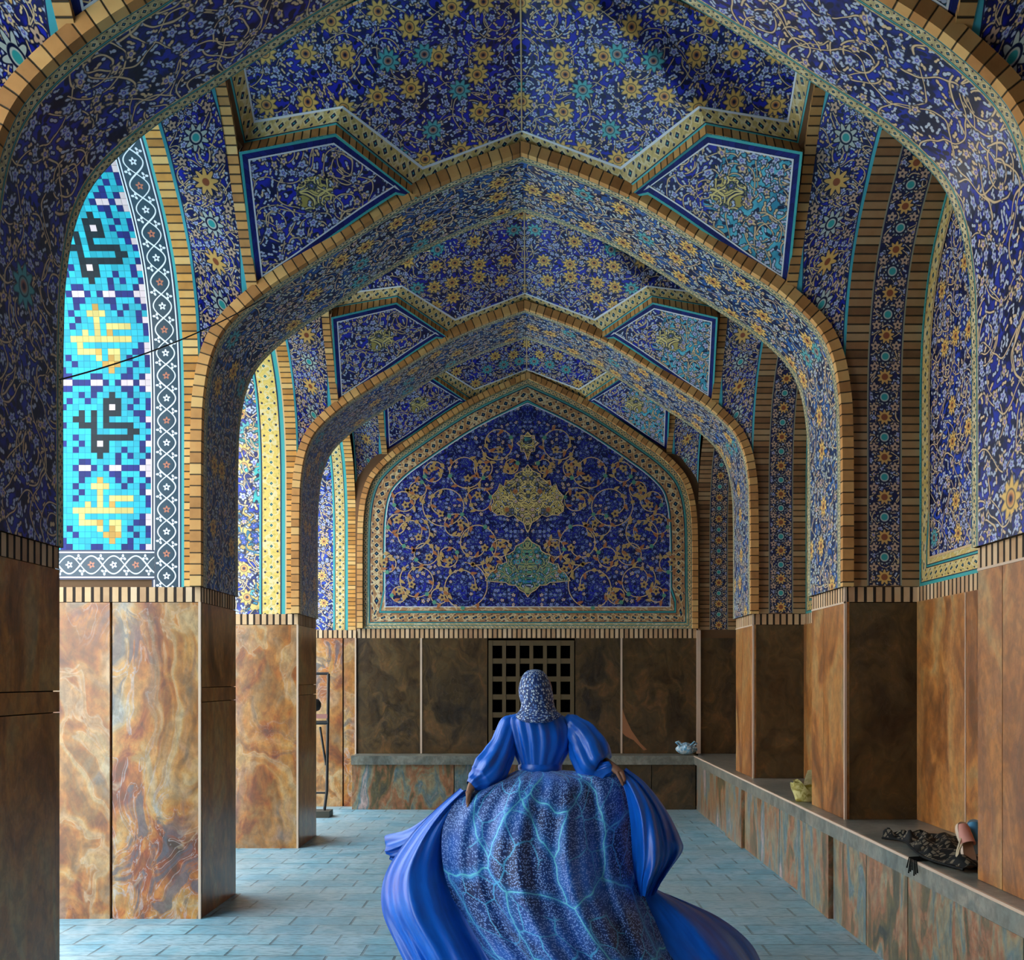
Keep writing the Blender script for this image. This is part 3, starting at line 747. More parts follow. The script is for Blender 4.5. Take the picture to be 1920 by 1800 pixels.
fm=MB(); fm.face([(x,-.002,z) for x,z in hl],[(3-x,z) for x,z in hl],5); fm.face([(x,-.002,z) for x,z in hr],[(x+3,z) for x,z in hr],5)
TR(0,.07,'dark_border',M['ros_n2'] if 'ros_n2' in M else M['gold_s'],.004); TR(.07,.272,'diamond_border',M['red_b'],.006); TR(.272,.282,'white_line',M['white'],.009); TR(.07,.078,'glazed_line',M['turq'],.009)
o=[(x,z) for x,z in poly]; oo=offset2(o,.07); mm=MB()
mm.grid([[(x,-.07,z) for x,z in o],[(x,-.07,z) for x,z in oo]]); mm.grid([[(x,0,z) for x,z in o],[(x,-.07,z) for x,z in o]]); mm.grid([[(x,-.07,z) for x,z in oo],[(x,.03,z) for x,z in oo]]); mm.build('brick_ring',M['brick'],t)
R=outrect([(x,z+2.26) for x,z in poly],2.19,6.05); mm=MB(); mm.grid([[(x,.0,z) for x,z in oo],[(x,.0,z-2.26) for x,z in R]]); mm.build('rough_infill',M['mass'],t)
k=1/146.0*.995
def zp(zx,zy): return ((zx-945)*.375*k,(3.63+CAMZ-2.26)-((zy-100)*.375+0)*k-.0)   # coordinates measured on the mosaic (px of a 2.667x crop)
def zp(zx,zy):
    px=640+zx*.375; py=700+zy*.375; return ((px-994)*k,(CAMZ-(py-VPY)*k)-2.26)
def ribbon(m,pts,w,lift):
    a=offset2(pts,w/2);b=offset2(pts,-w/2); m.grid([[(x,-lift,z) for x,z in a],[(x,-lift,z) for x,z in b]],m=4)
def blob(m,cx,cz,r,n,amp,rot,lift,mi=0):
    m.face([(cx+r*(1+amp*math.cos(n*a*2*PI/40+rot))*math.cos(a*2*PI/40),-lift,cz+r*(1+amp*math.cos(n*a*2*PI/40+rot))*math.sin(a*2*PI/40)) for a in range(40)],m=mi)
sp=[(790,360,75,1,200),(640,495,80,-1,20),(525,665,98,1,150),(375,800,78,-1,60),(690,862,95,1,240),(395,1035,82,1,120),(630,1062,108,-1,90),(480,500,50,1,20),(330,640,52,-1,30),(812,880,45,1,0),(250,950,45,1,80),(700,640,60,-1,200),(590,770,60,1,300),(440,900,58,-1,40),(545,920,50,1,200),(720,480,46,-1,100),(300,760,50,1,10),(860,470,36,1,200),(505,1110,42,-1,60),(770,960,48,1,150),(400,590,42,-1,250),(310,1110,40,1,0)]
vm=fm; lm=fm
for sx in (1,-1):
    for (cx,cy,r,d,a0) in sp:
        pts=[]
        for i in range(46):
            s=i/45; a=math.radians(a0)+d*s*2*PI*1.28; rr=r*(1.05-.60*max(0,s-.45)/.55)
            q=zp(945+((cx+rr*math.cos(a))-945)*sx,cy-rr*math.sin(a)); pts.append(q)
        ribbon(vm,pts,.0115,.012)
        q=pts[-1]; blob(lm,q[0],q[1],.042,5,.25,cx,.015,0); blob(lm,q[0],q[1],.016,5,.1,0,.018,1)
        for i in (6,14,22,30,38):
            q=pts[i]; p2_=pts[i+1]; an=math.atan2(p2_[1]-q[1],p2_[0]-q[0])+.9*(1 if i%4 else -1)
            L=.075; c=(q[0]+math.cos(an)*L*.5,q[1]+math.sin(an)*L*.5)
            lf=[(c[0]+math.cos(an)*L*.55*math.cos(b_)-math.sin(an)*.018*math.sin(b_)*(1-.5*math.cos(b_)),c[1]+math.sin(an)*L*.55*math.cos(b_)+math.cos(an)*.018*math.sin(b_)*(1-.5*math.cos(b_))) for b_ in [w_*2*PI/14 for w_ in range(14)]]
            lm.face([(x,-.013,z) for x,z in lf],m=2 if i%3 else 0)
        for i in (2,18,34):
            q=pts[i]; blob(lm,q[0],q[1],.026,6,.2,i,.016,0 if i!=18 else 3)
fm.build('tile_field',[plain('ochre flower tile',(.50,.33,.12),.4),plain('dark flower centre',(.03,.02,.06),.4),plain('rust leaf tile',(.42,.16,.06),.4),plain('green flower tile',(.10,.32,.22),.4),M['cream'],M['tymp']],t)
def medal(name,half_pts,mat,parent):
    pts=[zp(945+x,y) for x,y in half_pts]+[zp(945-x,y) for x,y in half_pts[::-1]]
    m=MB(); m.face([(x,-.018,z) for x,z in pts],[(abs(x),z) for x,z in pts]); o=m.build(name,mat,parent)
    m=MB(); m.tube([(x,-.02,z) for x,z in pts+[pts[0]]],.006,5,cap=False); m.build('medallion_outline',M['cream'],o)
medal('gold_medallion',[(0,462),(22,492),(62,510),(66,530),(92,545),(110,540),(118,572),(140,560),(150,590),(178,620),(168,650),(180,668),(176,695),(150,712),(120,712),(95,722),(70,712),(48,735),(20,752),(6,790),(0,800)],M['goldtile'],t)
medal('green_medallion',[(0,822),(20,848),(60,868),(66,890),(90,905),(112,912),(104,945),(130,958),(150,955),(160,985),(185,1000),(212,1040),(150,1046),(110,1048),(92,1062),(60,1062),(40,1085),(14,1100),(0,1122)],M['greentile'],t)
medal('gold_medallion',[(0,300),(14,318),(34,318),(36,345),(56,356),(36,372),(34,396),(14,400),(0,440)],M['goldtile'],t)

# ------------------------------------------------------------------ benches
t=thing('stone_bench','long grey stone bench along the whole right wall, carrying the pilasters','bench',(WR,1.6,0))
L=YB-.42-1.6; fx=-.11
segs=[(0,2.74),(2.74,3.45),(3.45,5.6),(5.6,6.45),(6.45,8.6),(8.6,9.45),(9.45,L)]
m=MB(); m.box(.0,NB-WR,0,L+.4,BT-.10,BT); m.box(fx,.001,0,L+.02,BT-.105,BT); m.build('bench_top',M['marble_top'],t)
m=MB(); m.box(fx-.004,fx+.01,0,L,BT-.012,BT+.002); m.build('pale_edge',M['seam'],t)
m=MB(); m.box(.02,NB-WR,0,L,0,BT-.10); m.build('core',M['dark_core'],t)
for i,(a,b) in enumerate(segs):
    n=1 if i%2 else 3
    for q in range(n):
        y0=a+(b-a)*q/n; y1=a+(b-a)*(q+1)/n
        m=MB(); m.box(fx if i%2 else fx+.03,.02,y0+.006,y1-.006,0,BT-.106); m.build('front_slab',M['marble_bench'],t)
t=thing('stone_bench','stone bench across the back wall below the lattice window','bench',(X0,YB,0))
m=MB(); m.box(-2.17,2.11,-.42,0,BT-.11,BT); m.build('bench_top',M['marble_top'],t)
m=MB(); m.box(-2.17,2.11,-.34,0,0,BT-.112); m.build('core',M['dark_core'],t)
for a,b in ((-2.17,-.9),(-.9,.45),(.45,1.55),(1.55,2.10)):
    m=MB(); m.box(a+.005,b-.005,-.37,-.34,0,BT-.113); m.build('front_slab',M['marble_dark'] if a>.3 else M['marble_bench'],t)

# ------------------------------------------------------------------ camera, sky, render look
cd=bpy.data.cameras.new('camera'); co=bpy.data.objects.new('camera',cd); C.objects.link(co)
co.location=(0,0,CAMZ); co.rotation_euler=(PI/2,0,0); cd.sensor_width=36; cd.lens=F/1920*36
cd.shift_x=(960-VPX)/1920; cd.shift_y=(VPY-900)/1920; cd.clip_end=200
sc=bpy.context.scene; sc.camera=co
w=bpy.data.worlds.new('sky'); sc.world=w; w.use_nodes=True
bg=w.node_tree.nodes['Background']; bg.inputs[0].default_value=(.80,.92,1,1); bg.inputs[1].default_value=SKY
m=MB(); m.face([(-60,-60,-.02),(60,-60,-.02),(60,60,-.02),(-60,60,-.02)]); struct(m.build('courtyard_ground',plain('pale courtyard paving',(.62,.55,.45),.9,.2)))
# arcaded building across the courtyard, only seen through the left openings from other viewpoints
fm_=MB(); W_=3.4
for k in range(-3,6):
    y0=k*W_; c=y0+W_/2; ar=[(c-1.3,0),(c-1.3,3.2),(c-1.2,3.8),(c-.9,4.3),(c-.45,4.7),(c,4.95),(c+.45,4.7),(c+.9,4.3),(c+1.2,3.8),(c+1.3,3.2),(c+1.3,0)]
    ot=[(y0,0),(y0,3.2),(y0,7.5),(c-1,7.5),(c-.5,7.5),(c,7.5),(c+.5,7.5),(c+1,7.5),(y0+W_,7.5),(y0+W_,3.2),(y0+W_,0)]
    fm_.grid([[(-24,a,b) for a,b in ar],[(-24,a,b) for a,b in ot]]); fm_.grid([[(-24,a,b) for a,b in ar],[(-25.2,a,b) for a,b in ar]])
fm_.box(-25.4,-25.2,-3*W_,6*W_,0,7.5); fm_.box(-25.4,-23.9,-3*W_,6*W_,7.5,7.9)
struct(fm_.build('courtyard_arcade',plain('sandy courtyard brick',(.42,.29,.17),.9,.2)),'sandy arcaded building across the courtyard')
sd=bpy.data.lights.new('sun','SUN'); so=bpy.data.objects.new('sun',sd); C.objects.link(so); sd.energy=SUN; sd.angle=.01; sd.color=(1,.93,.82)
so.rotation_euler=Vector((-.55,.25,-.8)).to_track_quat('-Z','Y').to_euler()
vs=sc.view_settings; vs.view_transform='Standard'; vs.look='None'; vs.gamma=1; vs.exposure=EXPO; vs.use_curve_mapping=False
sc.cycles.max_bounces=8; sc.cycles.diffuse_bounces=4; sc.cycles.sample_clamp_indirect=6
# ------------------------------------------------------------------ person seen from behind, holding out a wide skirt
PY=5.65
pt=thing('person','person seen from behind in long blue gown, holding the billowing skirt out with both hands','person',(.035,PY,0))
PO=Vector((.035,PY,0))
def pp(px,py,Y): return P(px,py,Y)-PO
skin=G('brown skin',.5,.4); _u,_v=skin.uv(); skin.b.inputs['Subsurface Weight'].default_value=.05
skin=skin.out((.26,.12,.07))
def satin():
    g=G('royal blue satin',.34,.6); g.b.inputs['Sheen Weight'].default_value=.15; g.b.inputs['Sheen Tint'].default_value=(.05,.45,1,1); g.b.inputs['Sheen Roughness'].default_value=.3
    u,v=g.uv(); n=g.noise(g.vec(u*6,v*1.2),5,3); col=g.mix((.001,.050,.38),(.004,.19,.86),n); g.bump(n,.15,.01); return g.out(col)
def printed():
    g=G('speckled crackle print',.48,.4); g.b.inputs['Sheen Weight'].default_value=.2
    u,v=g.uv(); n=g.noise(g.vec(u,v),2.5,2); col=g.mix((.003,.022,.12),(.010,.13,.58),(n-.40)*4.0)
    lx,ly,d,r,q=g.voro(u*105,v*105); col=g.mix(col,(.26,.45,.88),((.34-d).soft(6))*(r.gt(.36)))
    a,b,c=g.noise(g.vec(u,v),5,2,col=True)
    e=g.voro((u+(a-.5)*.10)*3.1,(v+(b-.5)*.10)*2.5,feature='DISTANCE_TO_EDGE')
    col=g.mix(col,(.03,.28,.80),(.06-e).soft(12)*.5)
    col=g.mix(col,(.16,.70,.85),(.010-e).soft(80))
    e2=g.voro((u+(b-.5)*.08+3.0)*6.5,(v+(a-.5)*.08)*6,feature='DISTANCE_TO_EDGE'); mk=g.noise(g.vec(u,v,4.0),2.2,1)
    col=g.mix(col,(.09,.46,.78),(.022-e2).soft(60)*(mk-.46).soft(40)*.9)
    return g.out(col)
def scarfm():
    g=G('flecked headscarf cloth',.6,.3); u,v=g.uv(); lx,ly,d,r,q=g.voro(u*70,v*70)
    m,_=petals(g,lx,ly,3,.30,.12,r*6.3); col=g.mix((.008,.018,.07),(.03,.07,.26),g.noise(g.vec(u,v),14,2))
    col=g.mix(col,g.mix((.62,.72,.80),(.16,.30,.66),q.gt(.55)),m.soft(7)*r.gt(.1)); return g.out(col)
SAT=satin(); PRN=printed(); SCF=scarfm()
# ---- body: one skinned surface with hands
def skin_body():
    vs=[];ed=[];rd=[]
    def add(p,r,par=None):
        vs.append(tuple(p)); rd.append(r)
        if par is not None: ed.append((par,len(vs)-1))
        return len(vs)-1
    pel=add((0,.0,.98),.11); b1=add((0,.02,1.10),.075,pel); b2=add((0,.02,1.24),.095,b1); b3=add((0,.02,1.36),.08,b2); nk=add((0,.0,1.44),.052,b3); n2=add((0,.015,1.49),.05,nk)
    h1=add((-.01,.035,1.535),.065,n2); h2=add((-.01,.03,1.575),.07,h1); add((-.01,.02,1.60),.045,h2)
    for sx,sh,el,wr,hd in ((-1,(-.15,.0,1.375),(-.255,-.02,1.17),pp(886,1468,5.5),pp(879,1489,5.47)),(1,(.15,.0,1.375),(.30,-.03,1.20),pp(1146,1436,5.5),pp(1161,1447,5.48))):
        s=add(sh,.055,b3); e=add(el,.04,s); f=add(Vector(el).lerp(wr,.5),.034,e); w_=add(wr,.025,f)
        d=(hd-wr).normalized(); palm=add(wr+d*.045,.026,w_); 
        side=Vector((0,1,0)).cross(d).normalized()
        dn=(d*.45+Vector((0,0,-1))*.9).normalized()
        for k,(o,l) in enumerate(((-.026,.062),(-.009,.07),(.009,.066),(.026,.052))):
            b0=wr+d*.075+Vector((0,1,0))*o*-1
            k0=add(b0,.0105,palm); k1=add(b0+dn*l*.5,.0092,k0); k2=add(b0+dn*l*.75-d*.006+side*.0,.0085,k1); add(b0+dn*l*.95-d*.022,.0075,k2)
        t0=add(wr+d*.035+Vector((0,-.028,-.01)),.011,palm); t1=add(wr+d*.06+Vector((0,-.036,-.034)),.0095,t0); add(wr+d*.078+Vector((0,-.028,-.056)),.008,t1)
    for sx in (-1,1):
        a=add((sx*.09,.0,.90),.095,pel); b=add((sx*.10,.02,.50),.062,a); c=add((sx*.10,-.01,.30),.055,b); d=add((sx*.10,.0,.09),.038,c); add((sx*.11,.10,.035),.035,d)
    me=bpy.data.meshes.new('body'); me.from_pydata(vs,ed,[]); o=bpy.data.objects.new('body',me); C.objects.link(o); o.parent=pt
    me.skin_vertices.new() if hasattr(me.skin_vertices,'new') else None
    md=o.modifiers.new('skin','SKIN'); md.use_smooth_shade=True; 
    if not me.skin_vertices:
        bpy.context.view_layer.objects.active=o; bpy.ops.object.mode_set(mode='EDIT'); bpy.ops.object.mode_set(mode='OBJECT')
    for i,r in enumerate(rd): me.skin_vertices[0].data[i].radius=(r,r)
    me.skin_vertices[0].data[0].use_root=True
    sb=o.modifiers.new('sub','SUBSURF'); sb.levels=2; sb.render_levels=2
    bpy.context.view_layer.update()
    ev=o.evaluated_get(bpy.context.evaluated_depsgraph_get()); nm=bpy.data.meshes.new_from_object(ev); o.modifiers.clear(); o.data=nm; nm.materials.clear(); nm.materials.append(skin)
    nm.polygons.foreach_set('use_smooth',[True]*len(nm.polygons))
    return o
body=skin_body()
# face, turned away from the viewer
m=MB(); rows=[]
for j in range(17):
    ph=PI*j/16; row=[]
    for i in range(25):
        th=2*PI*i/24; x=math.sin(ph)*math.cos(th)*.073; y=math.sin(ph)*math.sin(th)*.088; z=math.cos(ph)*.112
        if y>0:
            nose=math.exp(-((x/.014)**2+((z+.018)/.026)**2))*.022; eye=-(math.exp(-(((abs(x)-.03)/.014)**2+((z-.008)/.012)**2)))*.009
            lip=math.exp(-((x/.024)**2+((z+.056)/.009)**2))*.006; y+=nose+eye+lip
        row.append((x,y+.045,z+1.545))
    rows.append(row)
m.grid(rows); m.build('face',skin,pt,True)
# ---- headscarf
def loft_ell(rows,n=56,fold=0,fk=9,mat=None,name='x',parent=pt,uvs=1.0,amp=lambda t:1.0):
    m=MB(); R=[];U=[]
    for j,(cx,cy,cz,rx,ry) in enumerate(rows):
        t=j/(len(rows)-1); row=[];uv=[]
        for i in range(n+1):
            a=2*PI*i/n-PI/2; f=1+fold*amp(t)*math.sin(a*fk+.6*math.sin(a*3)+t*1.2)
            row.append((cx+rx*f*math.cos(a),cy+ry*f*math.sin(a),cz)); uv.append((i/n*.6,t*.35))
        R.append(row);U.append(uv)
    m.grid(R,U); return m.build(name,mat,parent,True)
def er(px0,px1,py,Y,ry,dy=0):
    a=pp(px0,py,Y);b=pp(px1,py,Y); return Vector(((a.x+b.x)/2,Y-PY+dy,a.z,(b.x-a.x)/2,ry) if False else (0,0,0)) 
def el(px0,px1,py,ry,dy=0.0,Y=5.65):
    a=pp(px0,py,Y);b=pp(px1,py,Y); return ((a.x+b.x)/2,dy,a.z,(b.x-a.x)/2,ry)
def smooth_rows(rows,n=4):
    out=[]
    for i in range(len(rows)-1):
        p0=rows[max(i-1,0)];p1=rows[i];p2=rows[i+1];p3=rows[min(i+2,len(rows)-1)]
        for k in range(n):
            t=k/n; out.append(tuple(.5*((2*b)+(c-a)*t+(2*a-5*b+4*c-d)*t*t+(3*b-a-3*c+d)*t**3) for a,b,c,d in zip(p0,p1,p2,p3)))
    return out+[rows[-1]]
rows=[el(1000,1006,1255,.01,.01),el(988,1017,1258,.05,.01),el(979,1026,1268,.09,.01),el(973,1033,1287,.115,.01),el(973,1037,1304,.12,.0),el(977,1039,1320,.11,-.005),el(974,1043,1332,.10,-.015),el(966,1052,1341,.115,-.03),el(972,1042,1349,.12,-.05),el(985,1030,1353,.118,-.052)]
sf=loft_ell(smooth_rows(rows),fold=.03,fk=11,mat=SCF,name='headscarf',amp=lambda t:t)
# ---- bodice
rows=[el(982,1026,1335,.06,0),el(958,1052,1341,.085,0),el(948,1066,1350,.108,0),el(950,1074,1368,.118,0),el(957,1073,1392,.118,0),el(965,1063,1415,.108,0),el(972,1054,1432,.10,0),el(974,1052,1446,.10,0)]
loft_ell(smooth_rows(rows),n=120,fold=.045,fk=17,mat=SAT,name='bodice',amp=lambda t:.25+.75*math.sin(PI*min(1,t*1.05)))
rows=[el(973,1053,1431,.106,0),el(971,1054,1438,.110,0),el(973,1053,1446,.107,0)]
loft_ell(smooth_rows(rows),n=48,mat=SAT,name='waistband')
# ---- sleeves
def sleeve(path,name='sleeve'):
    c=catmull([p for p,r in path],6); rr=[]
    for i in range(len(path)-1):
        for k in range(6): t=k/6; t=t*t*(3-2*t); rr.append(path[i][1]*(1-t)+path[i+1][1]*t)
    rr.append(path[-1][1]); rows=[]; prev=None
    for i,p in enumerate(c):
        t=(c[min(i+1,len(c)-1)]-c[max(0,i-1)]).normalized(); a=prev or Vector((0,1,0)); x=(a-t*a.dot(t)).normalized(); y=t.cross(x); prev=x
        s=i/(len(c)-1); am=.055*math.sin(PI*s)+.05*s
        rows.append([p+(x*math.cos(k*2*PI/48)+y*math.sin(k*2*PI/48))*rr[i]*(1+am*math.sin(k*2*PI/48*7+s*3)+am*.5*math.sin(k*2*PI/48*13+1)) for k in range(49)])
    m=MB(); m.grid(rows); return m.build(name,SAT,pt,True)
sleeve([(pp(966,1350,5.65),.04),(pp(955,1362,5.64),.058),(pp(946,1390,5.62),.066),(pp(934,1418,5.6),.080),(pp(918,1445,5.56),.090),(pp(901,1462,5.53),.074),(pp(889,1469,5.5),.042),(pp(883,1474,5.49),.031)])
sleeve([(pp(1058,1350,5.65),.04),(pp(1072,1360,5.64),.062),(pp(1092,1382,5.61),.088),(pp(1106,1408,5.58),.104),(pp(1115,1432,5.55),.096),(pp(1128,1444,5.53),.062),(pp(1140,1440,5.5),.036),(pp(1146,1438,5.5),.030)])
# ---- skirt cloths: rows of (left x, right x, left y, right y, depth middle, depth edges)
def cloth(name,rows,mat,nu=70,nv=12,fold=(.03,9,0),sag=0,parent=pt,ybow=0,wave=None,lean=0):
    """rows: list of point lists given as (px,py,Y); interpolated smoothly both ways"""
    R=[catmull([pp(*q) for q in r],max(2,nu//(len(r)-1))) for r in rows]
    k=min(len(r) for r in R); R=[resample(r,nu) for r in R]
    cols=[catmull([R[j][i] for j in range(len(R))],nv) for i in range(nu+1)]
    out=[]; n=len(cols[0])
    for j in range(n):
        t=j/(n-1); row=[]
        for i in range(nu+1):
            s=i/nu; p=cols[i][j].copy()
            a=fold[0]*(.25+t)*min(1,4*s+.15,4*(1-s)+.15)
            ph=s+lean*t
            p.y+=a*(math.sin(2*PI*fold[1]*ph+fold[2]+1.1*math.sin(4*s+3*t))+.45*math.sin(2*PI*fold[1]*2.3*ph+1.3+2*t))
            p.z+=a*.25*math.cos(2*PI*fold[1]*ph+fold[2])
            if p.z<.004-0: p.z=.004+random.random()*.0
            row.append(p)
        out.append(row)
    m=MB(); m.grid(out); o=m.build(name,mat,parent,True)
    return o
B_=0
cloth('printed_skirt_panel',[
 [(970,1444,5.60),(985,1446,5.545),(1012,1447,5.53),(1040,1446,5.545),(1056,1444,5.60)],
 [(884,1487,5.50),(950,1470,5.45),(1012,1466,5.42),(1080,1466,5.45),(1158,1452,5.52)],
 [(845,1512,5.48),(930,1512,5.38),(1012,1510,5.35),(1100,1508,5.40),(1182,1478,5.52)],
 [(828,1570,5.45),(920,1572,5.32),(1015,1570,5.28),(1110,1570,5.34),(1192,1560,5.52)],
 [(836,1650,5.42),(930,1650,5.24),(1030,1650,5.20),(1130,1652,5.28),(1200,1640,5.50)],
 [(876,1740,5.36),(970,1742,5.16),(1070,1745,5.12),(1170,1745,5.20),(1232,1730,5.44)],
 [(935,1830,5.22),(1020,1835,5.08),(1110,1838,5.04),(1200,1838,5.12),(1285,1820,5.35)],
 [(975,1896,5.20),(1050,1915,5.04),(1130,1920,5.00),(1220,1912,5.08),(1325,1880,5.32)]],PRN,nu=150,nv=9,fold=(.030,4.3,0),lean=.10)
cloth('left_satin_wing',[
 [(862,1478,5.50),(872,1482,5.49),(884,1488,5.50)],
 [(812,1522,5.52),(835,1522,5.46),(862,1518,5.50)],
 [(765,1572,5.55),(800,1578,5.42),(850,1575,5.47)],
 [(722,1640,5.55),(775,1640,5.36),(860,1645,5.44)],
 [(716,1705,5.48),(780,1705,5.27),(885,1715,5.38)],
 [(742,1770,5.40),(815,1775,5.20),(915,1778,5.30)],
 [(775,1830,5.34),(850,1840,5.15),(945,1836,5.22)],
 [(830,1880,5.30),(900,1900,5.10),(985,1905,5.18)]],SAT,nu=80,nv=8,fold=(.045,1.7,.6),lean=-.2)
cloth('left_flying_tip',[
 [(852,1490,5.62),(858,1496,5.60),(864,1502,5.58)],
 [(800,1532,5.72),(815,1545,5.66),(840,1550,5.60)],
 [(762,1556,5.80),(775,1580,5.72),(812,1600,5.62)],
 [(724,1566,5.85),(738,1598,5.78),(770,1640,5.66)],
 [(721,1576,5.85),(724,1600,5.80),(738,1612,5.70)]],SAT,nu=40,nv=6,fold=(.03,2,1.0))
cloth('right_satin_wing',[
 [(1156,1450,5.50),(1166,1446,5.49),(1174,1440,5.50)],
 [(1170,1478,5.48),(1190,1474,5.42),(1212,1470,5.50)],
 [(1180,1525,5.46),(1215,1522,5.36),(1250,1520,5.50)],
 [(1184,1575,5.46),(1225,1578,5.32),(1276,1572,5.50)],
 [(1186,1612,5.46),(1225,1620,5.32),(1280,1596,5.52)],
 [(1190,1645,5.46),(1218,1655,5.34),(1256,1632,5.48)],
 [(1196,1676,5.46),(1214,1682,5.38),(1232,1668,5.44)]],SAT,nu=70,nv=8,fold=(.040,1.9,.2),lean=.15)
cloth('trailing_train',[
 [(1188,1640,5.50),(1200,1650,5.46),(1215,1662,5.46)],
 [(1205,1690,5.46),(1245,1684,5.46),(1290,1692,5.56)],
 [(1228,1738,5.42),(1290,1722,5.44),(1352,1722,5.62)],
 [(1256,1790,5.34),(1330,1766,5.40),(1400,1760,5.66)],
 [(1292,1840,5.26),(1370,1815,5.34),(1424,1796,5.66)],
 [(1330,1882,5.22),(1400,1862,5.28),(1436,1840,5.58)]],SAT,nu=60,nv=8,fold=(.022,1.6,.4))
# far side of the skirt, closing it round the legs
m=MB(); rows=[]
for j in range(15):
    t=j/14; row=[]
    for i in range(49):
        a=PI*i/48; r=.12+.52*t**1.1; f=1+.05*t*math.sin(a*14)
        row.append((math.cos(a)*r*f*1.05+.02,math.sin(a)*r*f*.85-.05*t-.0,1.12*(1-t)+.006))
    rows.append(row)
m.grid(rows); m.build('skirt_front',SAT,pt,True)
# ------------------------------------------------------------------ small things
blk=plain('black painted metal',(.012,.012,.013),.45,.5)
Y=12.55
a=P(606,1526,Y)
t=thing('metal_stand','thin black metal stand on the floor beside the left back corner','stand',(a.x,Y,0))
def q(px,py): v=P(px,py,Y); return (v.x-a.x,0,v.z)
def pole(name,pts,r,mat=blk): m=MB(); m.tube(pts,r,8); return m.build(name,mat,t)
zt=q(616,1263)[2]; xr=q(616,1263)[0]; xl=q(585,1263)[0]
pole('post',[(xr,0,zt),(xr-.02,0,.30),(xr-.05,0,.07)],.018); pole('post',[(xl,0,zt),(xl,0,.07)],.018)
pole('crossbar',[(xl,0,zt),(xr,0,zt)],.016)
zc=q(610,1355)[2]; pole('crossbar',[(xl,0,zc),(xr,0,zc)],.024); pole('crossbar',[(xl,0,.28),(xr-.04,0,.28)],.012)
pole('brace',[(xr-.10,0,zc-.05),(xr-.03,0,zc-.5)],.014)
m=MB(); m.box(xl,xr-.01,-.02,.02,zc+.05,zc+.10); m.build('sign_strip',plain('faded red strip',(.45,.20,.17),.6),t)
m=MB(); m.lathe([(.001,.085),(.05,.075),(.078,.03),(.078,-.01),(.06,-.05),(.03,-.065),(.001,-.07)],(xl+.03,0,zc+.20),20); m.build('lamp_head',blk,t,True)
m=MB(); m.box(xl-.03,xr+.03,-.12,.12,.0,.075); m.build('foot_plate',plain('grey metal foot',(.06,.055,.04),.6),t)

# blue and white wrapped parcel on the back bench
Y=13.30; a=P(1286,1405,Y)
t=thing('plastic_bag','small knotted light blue and white plastic bag at right end of back bench','bag',(a.x,Y,BT))
def bagm(name,c1,c2,sc=14):
    g=G(name,.35,.5); u,v=g.uv(); n=g.noise(g.vec(u,v),sc,4,1.5); return g.out(g.mix(c1,c2,(n-.42)*6))
BG=bagm('blue white plastic film',(.10,.38,.62),(.72,.82,.88),26)
m=MB(); rows=[]
for j in range(13):
    t_=j/12; row=[]
    for i in range(33):
        th=2*PI*i/32; r=(math.sin(PI*min(1,t_*1.0))**.55 if 0<t_<1 else 0); w=1+.12*math.sin(5*th+4*t_)+.08*math.sin(11*th-7*t_)
        row.append((.125*r*w*math.cos(th),.09*r*w*math.sin(th),.002+.145*t_*(1+.10*math.sin(3*th))))
    rows.append(row)
m.grid(rows); m.build('bag_body',BG,t,True)
m=MB(); m.tube([(-.08,-.03,.12),(-.13,-.05,.165),(-.10,-.06,.175),(-.055,-.05,.135)],.012,7); m.build('handle_loop',BG,t,True)
m=MB(); m.tube([(.05,-.03,.12),(.10,-.05,.172),(.13,-.04,.15),(.09,-.03,.12)],.012,7); m.build('handle_loop',BG,t,True)

# yellow paper bag standing on the right bench
Y=8.12; a=P(1512,1496,Y)
t=thing('paper_bag','crumpled yellow paper bag on the right bench behind the middle pilaster','bag',(WR+.02,Y+.16,BT))
YG=bagm('crumpled yellow paper',(.30,.24,.035),(.62,.55,.22),18)
m=MB(); rows=[]
for j in range(9):
    t_=j/8; row=[]
    for i in range(29):
        th=2*PI*i/28; c,s=math.cos(th),math.sin(th); e=max(abs(c),abs(s)); sq=.55+.45/e
        w=.085+.035*t_; row.append((c*w*sq*(1+.05*math.sin(4*th+3*t_)),s*.075*sq*(1+.06*math.sin(6*th)),.002+t_*(.125+.045*math.sin(th*2+.5)+.02*math.sin(5*th))))
    rows.append(row)
m.grid([[(0,0,.002)]*29]+rows); m.build('bag_body',YG,t,True)
m=MB(); m.grid([[(-.02,.03,.12),(.03,.02,.13),(.08,.03,.12)],[(0.0,.035,.19),(.045,.03,.215),(.085,.035,.20)],[(.02,.05,.235),(.055,.05,.245),(.085,.05,.23)]]); m.build('raised_flap',bagm('pale yellow paper',(.50,.45,.22),(.70,.64,.40)),t,True)
m=MB(); m.grid([[(-.09,-.04,.13),(-.04,-.06,.14)],[(-.125,-.06,.175),(-.07,-.07,.15)]]); m.build('folded_corner',YG,t,True)

